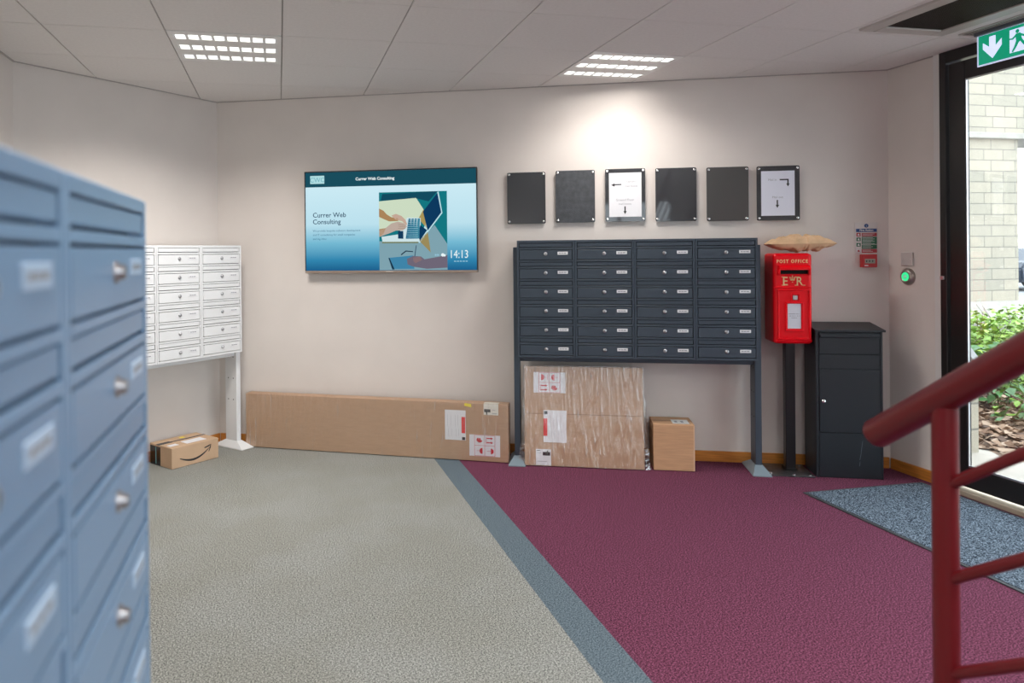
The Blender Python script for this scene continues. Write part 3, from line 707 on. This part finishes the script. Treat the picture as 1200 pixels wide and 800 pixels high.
# small carton with a smile arrow under the white mailboxes
pf = Vector(lw(.665, .313)[:2]); pr = Vector(lw(.295, .339)[:2]); rza = math.atan2((pr-pf).y, (pr-pf).x)
t = thing('smile_parcel', 'small tan parcel with a black smile arrow and black tape on the grey carpet', 'parcel', (pf.x, pf.y, 0), rza)
AW, AD, AH = .371, .272, .143
MB().box(0, AW, 0, AD, .002, AH, amz_card, .003, 2).build('carton', t)
q = MB(); up_, dn = [], []
for k in range(25):
    a = k/24; x = .060+a*.245; zc = .066-.046*math.sin(PI*(a*.86+.02))+.048*a**1.6
    w = .0095*math.sin(PI*min(1, a*1.0+.02))**.6+.0012 if a < .98 else .004
    up_.append((x, zc+w*.7)); dn.append((x, zc-w*.7))
for k in range(24): q.flat([dn[k], dn[k+1], up_[k+1], up_[k]], -.0006, ink)
hx_, hz_ = .306, .078+.006
q.flat([(.252, .099), (.258, .092), (.290, .098), (.299, .103), (.304, .112)], -.0007, ink); q.flat([(.304, .112), (.310, .112), (.307, .088), (.292, .062), (.287, .064), (.299, .090)], -.0007, ink)
q.build('arrow_print', t)
q = MB(); ty0, ty1 = .105, .178
q.box(-.0008, .002, ty0+.035, AD-.006, .002, AH-.012, blk_tape)
q.box(-.001, .10, AD*.55, AD*.72, AH-.002, AH+.0006, blk_tape); q.box(.10, AW, AD*.58, AD*.66, AH-.002, AH+.0006, blk_tape)
q.raw([(-.0012, y, z) for y, z in ((.19, .01), (.20, .01), (.20, .125), (.19, .125))], [[3, 2, 1, 0]], mat('teal_print', (.15, .4, .45), .4))
q.build('tape', t)
q = MB(); zt_ = AH+.0008
q.raw([(.14, .035, zt_), (.30, .035, zt_), (.30, .12, zt_), (.14, .12, zt_)], [[0, 1, 2, 3]], paper); q.raw([(.02, .05, zt_), (.09, .05, zt_), (.09, .1, zt_), (.02, .1, zt_)], [[0, 1, 2, 3]], paper)
q.build('address_label', t)
MB().raw([(.20, .20, zt_), (.235, .20, zt_), (.235, .235, zt_), (.20, .235, zt_)], [[0, 1, 2, 3]], yellow).build('yellow_sticker', t)

# ------------------------------------------------------------------ red post box on its post
t = thing('post_box', 'red cast post box with gold lettering on a black post beside the dark mailboxes', 'post box', bw(4.088, .145), RZB)
HB = .240; xb = .1165; zb0, zb1 = .846, 1.428; yf, ybk = -.105, .115
def shell(w, y0, y1, z0, z1, r, m, n=6):
    pts = []
    for cx, cy, a0 in ((w-r, y1-.012, 0), (-w+r, y1-.012, 90), (-w+r, y0+r, 180), (w-r, y0+r, 270)):
        rr = .012 if cy > 0 else r
        cxx = (w-rr) if cx > 0 else (-w+rr)
        for k in range(n+1): a = math.radians(a0+k*90/n); pts.append((cxx+rr*math.cos(a), cy+rr*math.sin(a)))
    q = MB(); vs = []; prof = [(z0, -.010), (z0+.006, -.002), (z0+.012, 0), (z1-.016, 0), (z1-.006, -.004), (z1, -.016)]
    N_ = len(pts)
    for z, ins in prof:
        for x, y in pts: vs.append((x*(1+ins/w), (y-(y0+y1)/2)*(1+ins/w)+(y0+y1)/2, z))
    fs = [[k*N_+i, k*N_+(i+1) % N_, (k+1)*N_+(i+1) % N_, (k+1)*N_+i] for k in range(len(prof)-1) for i in range(N_)]
    fs += [list(range(N_))[::-1], [(len(prof)-1)*N_+i for i in range(N_)]]
    return q.raw(vs, fs, m, False)
q = shell(xb, yf, ybk, zb0, zb1, .022, pillar_red)
# raised mouldings on the face
def frame_rect(q, x0, x1, z0, z1, w, y, th, m):
    q.box(x0, x1, y-th, y+.002, z1-w, z1, m, min(.004, w*.4, th*.45), 2); q.box(x0, x1, y-th, y+.002, z0, z0+w, m, min(.004, w*.4, th*.45), 2); q.box(x0, x0+w, y-th, y+.002, z0+w, z1-w, m, min(.004, w*.4, th*.45), 2); q.box(x1-w, x1, y-th, y+.002, z0+w, z1-w, m, min(.004, w*.4, th*.45), 2)
q.tube((-xb+.002, yf-.002, 1.208), (xb-.008, yf-.002, 1.208), .005, pillar_red, 12)
q.tube((-xb+.012, yf-.001, zb0+.018), (xb-.006, yf-.001, zb0+.018), .006, pillar_red, 12)
q.build('casing', t)
q = MB(); frame_rect(q, -xb+.022, xb-.014, zb0+.026, 1.197, .009, yf, .012, pillar_red); q.box(-xb+.03, xb-.022, yf-.002, yf+.002, zb0+.04, 1.190, pillar_red)
q.build('door', t); dr = t.children[-1]
q = MB(); frame_rect(q, -.050, .062, .926, 1.118, .013, yf-.002, .010, pillar_red); frame_rect(q, -.014, .040, 1.118, 1.168, .006, yf-.002, .008, pillar_red); q.build('notice_frame', dr)
q = MB(); q.rect(-.034, .046, .944, 1.104, yf-.0035, mat('notice_card', (.66, .68, .74), .4))
for k, (a, b_) in enumerate(((-.028, .036), (-.024, .040), (-.012, .022))):
    x = a
    while x < b_: q.rect(x, min(b_, x+.008+.004*((k*7+int(x*1000)) % 3)), 1.036-k*.013, 1.040-k*.013, yf-.004, label_b); x += .015
q.build('notice', dr)
MB().box(-.003, .026, yf-.009, yf-.001, 1.128, 1.158, mat('lock_steel', (.5, .5, .5), .4, .8), .003).build('lock', dr)
q = MB(); frame_rect(q, -.030, .050, .876, .900, .003, yf-.002, .002, pillar_red); q.build('number_plate', dr)
q = MB()      # hood with a slot beneath
q.raw([(-.088, yf-.002, 1.352), (.098, yf-.002, 1.352), (.098, yf-.042, 1.334), (-.088, yf-.042, 1.334), (-.088, yf-.042, 1.322), (.098, yf-.042, 1.322), (.098, yf-.002, 1.322), (-.088, yf-.002, 1.322)],
      [[0, 3, 2, 1], [3, 4, 5, 2], [4, 7, 6, 5], [0, 7, 4, 3], [1, 2, 5, 6]], pillar_red)
q.box(-.092, -.080, yf-.024, yf, 1.290, 1.324, pillar_red, .002); q.box(.090, .102, yf-.024, yf, 1.290, 1.324, pillar_red, .002); q.box(-.09, .1, yf-.006, yf, 1.286, 1.295, pillar_red, .002)
q.build('hood', t)
MB().box(-.080, .090, yf-.002, yf+.01, 1.295, 1.322, mat('slot_black', (.002, .002, .002), .9)).build('slot', t)
q = MB(); q.text('POST OFFICE', -.004, 1.367, .030, yf-.0025, gold, 'CENTER', .0015, .0006, sx=.80, sp=1.38); q.build('lettering', t)
q = MB(); q.text('E', -.064, 1.223, .078, yf-.0025, gold, 'LEFT', .0015, .0006, sx=.85); q.text('R', .018, 1.223, .078, yf-.0025, gold, 'LEFT', .0015, .0006, sx=.85)
for (a, b_, c_, e) in ((-.068, -.052, 1.221, 1.225), (-.068, -.052, 1.274, 1.278), (.012, .030, 1.221, 1.225), (.058, .074, 1.221, 1.225), (.012, .022, 1.274, 1.278)): q.box(a, b_, yf-.004, yf, c_, e, gold)
cx, cz = -.003, 1.262      # crown
q.box(cx-.013, cx+.013, yf-.004, yf, cz-.008, cz-.003, gold)
for dx, dz in ((-.017, .012), (-.009, .010), (0, .018), (.009, .010), (.017, .012)): q.prism([(cx+dx*.7-.0012, cz-.003), (cx+dx*.7+.0012, cz-.003), (cx+dx+.0012, cz+dz), (cx+dx-.0012, cz+dz)], yf-.004, yf, gold); q.tube((cx+dx, yf, cz+dz), (cx+dx, yf-.004, cz+dz), .003, gold, 8)
q.tube((cx, yf, cz+.026), (cx, yf-.004, cz+.026), .004, gold, 10); q.tube((cx, yf, cz-.019), (cx, yf-.004, cz-.019), .003, gold, 10)
q.build('cypher', t)
MB().box(-.028, .032, -.028, .032, .006, zb0+.004, black_post, .003).build('post', t)
q = MB().box(-.185, .112, -.155, .120, 0, .008, plate_steel, .002)
for a, b_ in ((-.15, -.125), (-.01, -.13), (.085, -.13), (.085, .09)): q.tube((a, b_, .008), (a, b_, .016), .010, chrome, 8)
q.box(-.035, .040, -.036, .040, .008, .02, black_post, .002)
q.build('base_plate', t)

# kraft paper bag lying on the post box
t_bag = MB()
nu, nv = 40, 20; vs = []; fs = []
hw, hd = .205, .105
for side in (1, -1):
    for i in range(nu+1):
        for j in range(nv+1):
            a, b_ = i/nu*2-1, j/nv*2-1
            e = max(0, 1-abs(a)**2.2)**.75*max(0, 1-abs(b_)**4)**.6
            pinch = 1-.40*math.exp(-((a-.10)/.045)**2)-.12*math.exp(-((a+.45)/.05)**2)
            z = .050*e*pinch*(1.0 if side > 0 else .85)
            z += (.012*noise.noise(Vector((a*5, b_*3, side*2)))+.016*(.5-abs(noise.noise(Vector((a*9+3, b_*4, side*5)))))*abs(math.sin(a*9)))*e*1.6
            zc = .004*a
            yy = b_*hd*(1-.25*abs(a)**3); x = a*hw
            vs.append((x, yy, zc+side*z+(.004*noise.noise(Vector((a*4, b_*4, 0))) if e == 0 else 0)))
    base_i = 0 if side > 0 else (nu+1)*(nv+1)
    for i in range(nu):
        for j in range(nv):
            f_ = [base_i+i*(nv+1)+j, base_i+(i+1)*(nv+1)+j, base_i+(i+1)*(nv+1)+j+1, base_i+i*(nv+1)+j+1]
            fs.append(f_ if side > 0 else f_[::-1])
bagm = [v[2] for v in vs]
t_bag.raw(vs, fs, kraft, False)
bag = t_bag.build('paper_bag'); bag.location = bw(4.160, .150, 1.427-min(bagm)+.001); bag.rotation_euler = (0, math.radians(1.0), RZB)
bag['label'] = 'crumpled brown kraft paper bag lying on top of the red post box'; bag['category'] = 'paper bag'

# ------------------------------------------------------------------ black parcel drop box
t = thing('parcel_drop_box', 'tall black metal parcel drop box with a small lock, standing beside the post box', 'drop box', bw(4.212, .278), RZB)
PBW, PBD, PBH = .392, .225, .945
q = MB().box(0, PBW, .006, PBD, .0, PBH-.012, black_steel, .003)
q.box(0, .018, 0, .01, 0, PBH-.012, black_steel, .002); q.box(PBW-.014, PBW, 0, .01, 0, PBH-.012, black_steel, .002)
q.build('casing', t)
q = MB(); y0_, y1l = -.016, PBD+.0; v = [(-.006, y0_, PBH-.016), (PBW+.012, y0_, PBH-.016), (PBW+.012, y1l, PBH+.012), (-.006, y1l, PBH+.012), (-.006, y0_, PBH-.004), (PBW+.012, y0_, PBH-.004), (PBW+.012, y1l, PBH+.026), (-.006, y1l, PBH+.026)]
q.raw(v, [[3, 2, 1, 0], [4, 5, 6, 7], [0, 1, 5, 4], [1, 2, 6, 5], [2, 3, 7, 6], [3, 0, 4, 7]], black_steel); q.build('lid', t)
q = MB().box(.021, PBW-.017, -.002, .010, .787, .925, black_steel, .002); q.build('chute_flap', t); fl_ = t.children[-1]
q = MB().box(.021, PBW-.020, -.018, -.001, .892, .918, black_steel, .005, 2); q.build('handle', fl_)
MB().box(.020, PBW-.016, 0, .010, .694, .783, black_steel, .0015).build('front_strip', t)
MB().box(.020, PBW-.016, -.003, .010, .290, .689, black_steel, .002).build('door', t); dd = t.children[-1]
MB().lathe([(-.002, .014), (.002, .014), (.004, .011), (.008, .010), (.009, .0)], chrome, 18, c=(.046, -.004, .487)).build('lock', dd)
q = MB().box(.018, PBW-.014, -.001, .010, .002, .285, black_steel, .0015); q.build('front_panel', t)
sc = MB()
for (a, b_, c_, e) in ((.26, .17, .27, .24), (.252, .12, .262, .17), (.25, .08, .254, .11)): sc.flat([(a, b_), (a+.004, b_), (c_+.003, e), (c_, e)], -.0014, mat('scuff', (.10, .12, .14), .7))
sc.build('scuff_mark', t)

# ------------------------------------------------------------------ small things on the walls
t = thing('fire_notice', 'white fire action notice with blue, red and green bands above the red call point', 'notice', bw(4.548, .006, 1.416), RZB)
q = MB().box(0, .139, 0, .004, 0, .212, mat('notice_white', (.66, .62, .60), .5), .001)
bl = mat('notice_blue', (.02, .07, .22), .5); rd = mat('notice_red', (.38, .03, .04), .5); gr = mat('notice_green', (.02, .13, .06), .5); nw = mat('notice_ink_white', (.7, .7, .7), .5)
q.disc(.069, .190, .013, -.0008, bl); q.text('i', .069, .182, .022, -.0014, nw, 'CENTER')
q.rect(.006, .133, .148, .170, -.0008, bl); q.text('Fire Action', .0695, .154, .0185, -.0014, nw, 'CENTER', bold=.0006)
for za, zb_, m_ in ((.119, .142, rd), (.067, .116, gr), (.010, .034, rd), (.036, .064, gr)):
    q.rect(.040, .133, za, zb_, -.0008, m_)
    k = zb_-.007
    while k > za+.003: q.rect(.044, .044+.075*(.7+.3*((int(k*1000)) % 3)/2), k-.0012, k+.0012, -.0014, nw); k -= .0075
for za, m_ in ((.131, rd), (.100, gr), (.064, gr), (.024, nw)):
    q.box(.008, .034, -.0006, 0, za-.012, za+.012, m_); q.flat([(.014, za-.006), (.028, za-.008), (.024, za+.007), (.016, za+.004)], -.0014, nw if m_ != nw else rd)
q.build('sheet', t)
t = thing('fire_call_point', 'small red fire alarm call point on the wall below the fire notice', 'fire alarm', bw(4.576, .0, 1.330), RZB)
cp = mat('call_point_red', (.45, .012, .015), .35)
MB().box(0, .092, -.045, -.0005, 0, .086, cp, .004, 2).build('case', t)
q = MB().box(.016, .078, -.048, -.044, .026, .056, mat('call_window', (.28, .27, .22), .3), .001)
for k in (0, 1, 2): q.flat([(.022+k*.018, .034), (.034+k*.018, .041), (.022+k*.018, .048)], -.0485, ink)
q.rect(.014, .036, .010, .015, -.0456, paper); q.build('glass_window', t)
t = thing('blank_plate', 'square off-white blank electrical plate above the green exit button', 'wall plate', rw(3.968, 0, 1.385), RZR)
q = MB().box(-.045, .045, -.012, -.0005, -.043, .043, mat('plate_plastic', (.56, .52, .50), .4), .003, 2); q.tube((-.03, -.012, 0), (-.03, -.0128, 0), .003, white_trim, 8); q.tube((.03, -.012, 0), (.03, -.0128, 0), .003, white_trim, 8)
q.build('plate', t)
t = thing('exit_button', 'round steel door release button with a glowing green ring', 'door button', rw(3.966, 0, 1.272), RZR)
dst = mat('brushed_dome', (.42, .38, .34), .3, .9)
MB().lathe([(.0005, .054), (.006, .054), (.014, .050), (.022, .042), (.025, .036), (.025, .029), (.022, .028), (.022, 0)], dst, 36).build('housing', t)
q = MB(); q.lathe([(.0225, .028), (.0250, .028), (.0250, 0)], green_led, 28); q.build('ring', t)
MB().lathe([(.0245, .013), (.0270, .013), (.0275, .0)], mat('button_centre', (.25, .6, .42), .3, emit=(.10, .5, .28), es=.6), 24).build('button', t)

# exit sign under the ceiling
t = thing('exit_sign', 'hanging green exit sign with a white down arrow and running figure by the door', 'exit sign', (3.775, 3.325, CEIL), RZR)
sgw, sgt, sgb = .42, -.022, -.188
gm = mat('sign_green', (.0, .27, .15), .3, emit=(.0, .35, .19), es=.55); wm = mat('sign_white', (.7, .75, .9), .3, emit=(.62, .70, .95), es=.75)
MB().box(-.004, sgw+.02, -.02, .02, -.022, .0, mat('sign_rail', (.20, .22, .26), .3, .6), .002).build('mounting_rail', t)
MB().box(0, sgw, -.003, .003, sgb, sgt, mat('sign_edge', (.75, .80, .95), .2, emit=(.55, .6, .9), es=.5), .001).build('light_panel', t)
q = MB(); y_ = -.0040
q.box(.010, sgw-.008, -.0037, -.003, sgb+.008, sgt-.002, gm)
ax, az = .092, -.105
q.prism([(ax-.020, az+.065), (ax+.016, az+.065), (ax+.016, az+.010), (ax+.050, az+.040), (ax+.050, az+.005), (ax-.002, az-.055), (ax-.056, az+.005), (ax-.056, az+.040), (ax-.020, az+.010)], y_-.0006, -.0035, wm)
dx0 = .185
q.prism([(dx0, sgb+.028), (dx0+.10, sgb+.028), (dx0+.10, sgt-.018), (dx0, sgt-.018)], y_-.0006, -.0035, wm)
def man(pts): q.prism([(dx0+a, sgt-.018-b_) for a, b_ in pts], y_-.0014, y_-.0004, gm)
q.tube((dx0+.042, y_-.0004, sgt-.033), (dx0+.042, y_-.0014, sgt-.033), .010, gm, 14)
man([(.032, .026), (.058, .026), (.066, .060), (.050, .074), (.034, .060)]); man([(.034, .028), (.040, .038), (.018, .054), (.0, .050), (.0, .043), (.014, .045)])
man([(.054, .026), (.076, .040), (.092, .030), (.097, .036), (.078, .052), (.054, .040)]); man([(.036, .060), (.050, .072), (.034, .100), (.018, .120), (.010, .114), (.024, .092)])
man([(.050, .060), (.066, .058), (.082, .084), (.100, .086), (.100, .094), (.074, .094)])
q.build('sign_face', t)

# ------------------------------------------------------------------ entrance mat
q = MB(); q.box(3.045, 3.885, 2.15, 3.815, .0, .006, mat('mat_rubber', (.045, .052, .062), .6), .002); q.box(3.065, 3.865, 2.17, 3.795, .004, .0085, mat_m)
o = q.build('entrance_mat'); o.data.transform(Matrix.Translation((-3.465, -2.98, 0))); o.location = (3.465, 2.98, 0)
o['label'] = 'dark grey flecked entrance mat on the burgundy carpet inside the door'; o['category'] = 'doormat'

# ------------------------------------------------------------------ oxblood stair railing and the stair it belongs to
RX, PY = 1.31, 1.230; SLP = .68
t = thing('stair_railing', 'oxblood tubular stair railing in the right foreground, sloping up out of view', 'railing', (RX, PY, 0), 0, 'stair railings')
def rl(y, z0): return (0, y, z0-SLP*y)      # z rises towards -y
MB().tube(rl(.178, 1.160), rl(-2.05, 1.160), .0315, rail_red, 28, bev=.007).build('handrail', t)
MB().tube((0, 0, .01), (0, 0, 1.15), .0235, rail_red, 24).build('post', t)
MB().tube((0, -1.0, .0), (0, -1.0, 1.83), .0235, rail_red, 20).build('post', t)
for k in range(5): MB().tube(rl(-.010, .978-k*.190), rl(-2.05, .978-k*.190), .0115, rail_red, 16).build('rail', t)
q = MB().tube((0, 0, 0), (0, 0, .010), .055, rail_red, 24); q.build('base_plate', t)
dup(t, (2.15, PY, 0), 0, 'second oxblood stair railing, on the far side of the staircase', 'stair railings')
t = thing('staircase', 'oxblood steel staircase with grey treads rising behind the viewer', 'staircase', (1.73, 1.0, 0))
for sx in (-.38, .38):
    MB().raw([(sx-.012, .1, 0), (sx-.012, -3.5, 2.45), (sx-.012, -3.5, 2.20), (sx-.012, -.27, 0), (sx+.012, .1, 0), (sx+.012, -3.5, 2.45), (sx+.012, -3.5, 2.20), (sx+.012, -.27, 0)],
             [[0, 1, 2, 3], [7, 6, 5, 4], [0, 4, 5, 1], [1, 5, 6, 2], [2, 6, 7, 3], [3, 7, 4, 0]], rail_red).build('stringer', t)
for k in range(13): MB().box(-.365, .365, -.02-k*.26-.27, -.02-k*.26, .155+k*.177, .18+k*.177, mat('stair_tread', (.16, .16, .17), .7), .003).build('tread', t)

# ------------------------------------------------------------------ outside
def ground(name, x0, x1, y0, y1, z, m):
    return struct(MB().box(x0, x1, y0, y1, z-.06, z, m).build(name))
ground('ground_paving', XR+.12, 60, -12, 60, -.03, tarmac)
struct(MB().box(XR+.13, 5.4, -6, 9.5, -.03, -.012, paving).build('ground_terrace'))
# building with stone pier and beam
b = thing('stone_building', 'pale coursed-stone porch pier with a projecting band and plinth, outside the door', 'building', (11.9, 10.25, -.03))
MB().box(-2.2, .56, 0, .9, .45, 3.32, stone_m).build('pier', b)
MB().box(-2.2, 6, -.02, .9, 3.42, 5.6, stone_m).build('beam', b)
MB().box(-2.2, 6, -.09, .9, 3.32, 3.42, stone_s, .01).build('string_course', b)
q = MB(); q.raw([(-2.2, -.62, 0), (3, -.62, 0), (3, .9, 0), (-2.2, .9, 0), (-2.2, -.62, .33), (3, -.62, .33), (3, .0, .56), (-2.2, .0, .56), (3, .9, .56), (-2.2, .9, .56)],
                [[0, 1, 5, 4], [4, 5, 6, 7], [7, 6, 8, 9], [1, 2, 8, 6, 5], [0, 4, 7, 9, 3], [2, 3, 9, 8]], stone_s); q.build('plinth', b)
w = thing('garden_wall', 'low stone wall with a sloping grey coping just outside the door', 'wall', (4.70, 4.32, -.03))
q = MB(); pr_ = [(-.45, 0), (.19, 0), (.19, .62), (-.45, 1.34)]
q.prism(pr_, 0, .28, stone_m); q.build('masonry', w)
q = MB(); q.prism([(-.47, 1.36), (.205, .60), (.205, .665), (-.47, 1.43)], -.02, .30, mat('coping_grey', (.42, .42, .43), .8)); q.build('coping', w)
# planting bed: soil mound
def bedz(x, y): return -.02+.10*min(1, max(0, (x-4.95)/.8))+.03*noise.noise(Vector((x*3, y*3, 0)))
q = MB(); nx, ny = 60, 50; vs = []; fs = []
for i in range(nx+1):
    for j in range(ny+1):
        x = 4.93+(10.9-4.93)*i/nx; y = 3.2+(9.4-3.2)*j/ny; vs.append((x, y, bedz(x, y)))
for i in range(nx):
    for j in range(ny): fs.append([i*(ny+1)+j, (i+1)*(ny+1)+j, (i+1)*(ny+1)+j+1, i*(ny+1)+j+1])
q.raw(vs, fs, mulch_m, True); o = q.build('ground_bed'); struct(o)
rnd = random.Random(3)
q = MB(); mm = [mat('bark_%d' % k, c, .9) for k, c in enumerate([(.16, .09, .055), (.28, .18, .12), (.40, .29, .21), (.09, .055, .04)])]
for k in range(3800):
    y = rnd.uniform(3.6, 7.8); x = y*rnd.uniform(1.06, 1.32)
    if x < 5.0: continue
    z = bedz(x, y)+.012; L_ = rnd.uniform(.015, .055); w_ = L_*rnd.uniform(.3, .6)
    a = rnd.uniform(0, 6.28); tl = rnd.uniform(-.6, .6); m_ = Matrix.Translation((x, y, z)) @ Matrix.Rotation(a, 4, 'Z') @ Matrix.Rotation(tl, 4, 'X') @ Matrix.Rotation(rnd.uniform(-.5, .5), 4, 'Y')
    q.at(m_).raw([(-L_, -w_, 0), (L_, -w_*.7, 0), (L_*.9, w_, .002), (-L_, w_, .004), (0, 0, -.008)], [[0, 1, 2, 3], [0, 4, 1], [1, 4, 2], [2, 4, 3], [3, 4, 0]], mm[k % 4])
o = q.build('bark_mulch'); o['kind'] = 'stuff'; o['label'] = 'brown bark chips covering the planting bed outside the glass door'; o['category'] = 'mulch'
def shrub(label, x, y, rx, ry, h, n, ls, lm, rs):
    rnd = random.Random(rs); z0 = bedz(x, y)-.01
    t = thing('shrub', label, 'shrub', (x, y, z0), 0, 'shrubs in the bed outside')
    q = MB(); s_ = MB()
    for k in range(max(6, n//60)):
        a = rnd.uniform(0, 6.28); r = rnd.uniform(0, .9)
        s_.tube((0+.3*rx*r*math.cos(a), .3*ry*r*math.sin(a), 0), (rx*r*math.cos(a), ry*r*math.sin(a), h*rnd.uniform(.6, .95)), .006, twig, 6, .002)
    for k in range(n):
        a = rnd.uniform(0, 6.28); r = rnd.random()**.5; zz = rnd.uniform(.15, 1)*math.sqrt(max(0.02, 1-(r*.9)**2))
        px, py, pz = rx*r*math.cos(a), ry*r*math.sin(a), h*zz
        L_ = ls*rnd.uniform(.6, 1.2); w_ = L_*.38
        m_ = Matrix.Translation((px, py, pz)) @ Matrix.Rotation(rnd.uniform(0, 6.28), 4, 'Z') @ Matrix.Rotation(rnd.uniform(-.9, .5), 4, 'X') @ Matrix.Rotation(rnd.uniform(-.5, .5), 4, 'Y')
        q.at(m_).raw([(0, 0, 0), (w_, L_*.45, L_*.08), (w_*.7, L_*.8, L_*.03), (0, L_*1.15, -L_*.12), (-w_*.7, L_*.8, L_*.03), (-w_, L_*.45, L_*.08), (0, L_*.5, -L_*.02)],
                     [[0, 1, 6], [1, 2, 6], [2, 3, 6], [3, 4, 6], [4, 5, 6], [5, 0, 6]], lm[k % len(lm)], True)
    q.build('foliage', t); s_.build('stems', t)
lb_, ld_ = [leaf1, leaf1, mat('lime_leaf', (.30, .42, .08), .5)], [leaf2, leaf1, leaf2]
shrub('bright green low hedge in front of the stone plinth, left part', 7.55, 6.70, .75, .55, .72, 1500, .075, lb_, 1)
shrub('bright green low hedge at the right edge of the door glass', 8.75, 6.95, .80, .6, .74, 1500, .075, lb_, 2)
shrub('leafy green shrub at mid height in the bed, nearest the garden wall', 6.05, 5.15, .34, .30, .62, 260, .085, ld_, 3)
shrub('spreading green plant low in the bark mulch behind the railing', 5.78, 4.62, .26, .20, .40, 90, .085, ld_, 4)
shrub('leafy green shrub under the hanging litter at the right glass edge', 6.95, 5.50, .45, .4, .66, 320, .09, ld_, 5)
shrub('sparse green seedling close to the paving edge', 5.95, 4.42, .16, .12, .24, 40, .06, ld_, 6)
# pale crumpled plastic in the leaves
q = MB(); bm = bmesh.new(); bmesh.ops.create_icosphere(bm, subdivisions=4, radius=1)
for v in bm.verts:
    d_ = 1+.35*noise.noise(v.co*2.3)+.18*noise.noise(v.co*6); v.co = Vector((v.co.x*.075*d_, v.co.y*.06*d_, v.co.z*.10*d_))
q.bm(bm, mat('pale_plastic', (.70, .76, .80), .2), False); q.box(-.06, .06, -.005, .005, .095, .11, mat('blue_plastic', (.05, .35, .75), .4), .003)
o = q.build('plastic_litter'); o.location = (6.30, 4.98, .60); o.rotation_euler = (0, .2, -.5)
o['label'] = 'crumpled pale plastic with a blue top caught among the leaves'; o['category'] = 'litter'
# parked car far away
t = thing('car', 'dark car parked far outside, cut off by the right edge of the photo', 'car', (25.6, 20.6, -.03), math.radians(10))
cm = mat('car_paint', (.02, .03, .05), .25, coat=.6); cg = mat('car_glass', (.10, .14, .18), .08)
q = MB(); side = [(-2.0, .35), (-2.05, .75), (-1.85, .95), (-1.1, 1.02), (-.5, 1.42), (.9, 1.45), (1.55, 1.05), (2.0, .95), (2.05, .4), (1.7, .28), (-1.7, .28)]
q.prism(side, -.85, .85, cm, .05); q.build('body', t)
MB().prism([(-.98, 1.03), (-.48, 1.37), (.84, 1.40), (1.36, 1.06)], -.87, .87, cg).build('windows', t)
for x in (-1.3, 1.3):
    for y in (-.80, .80): MB().tube((x, y-.1, .32), (x, y+.1, .32), .32, mat('tyre', (.02, .02, .02), .8), 24).build('wheel', t)
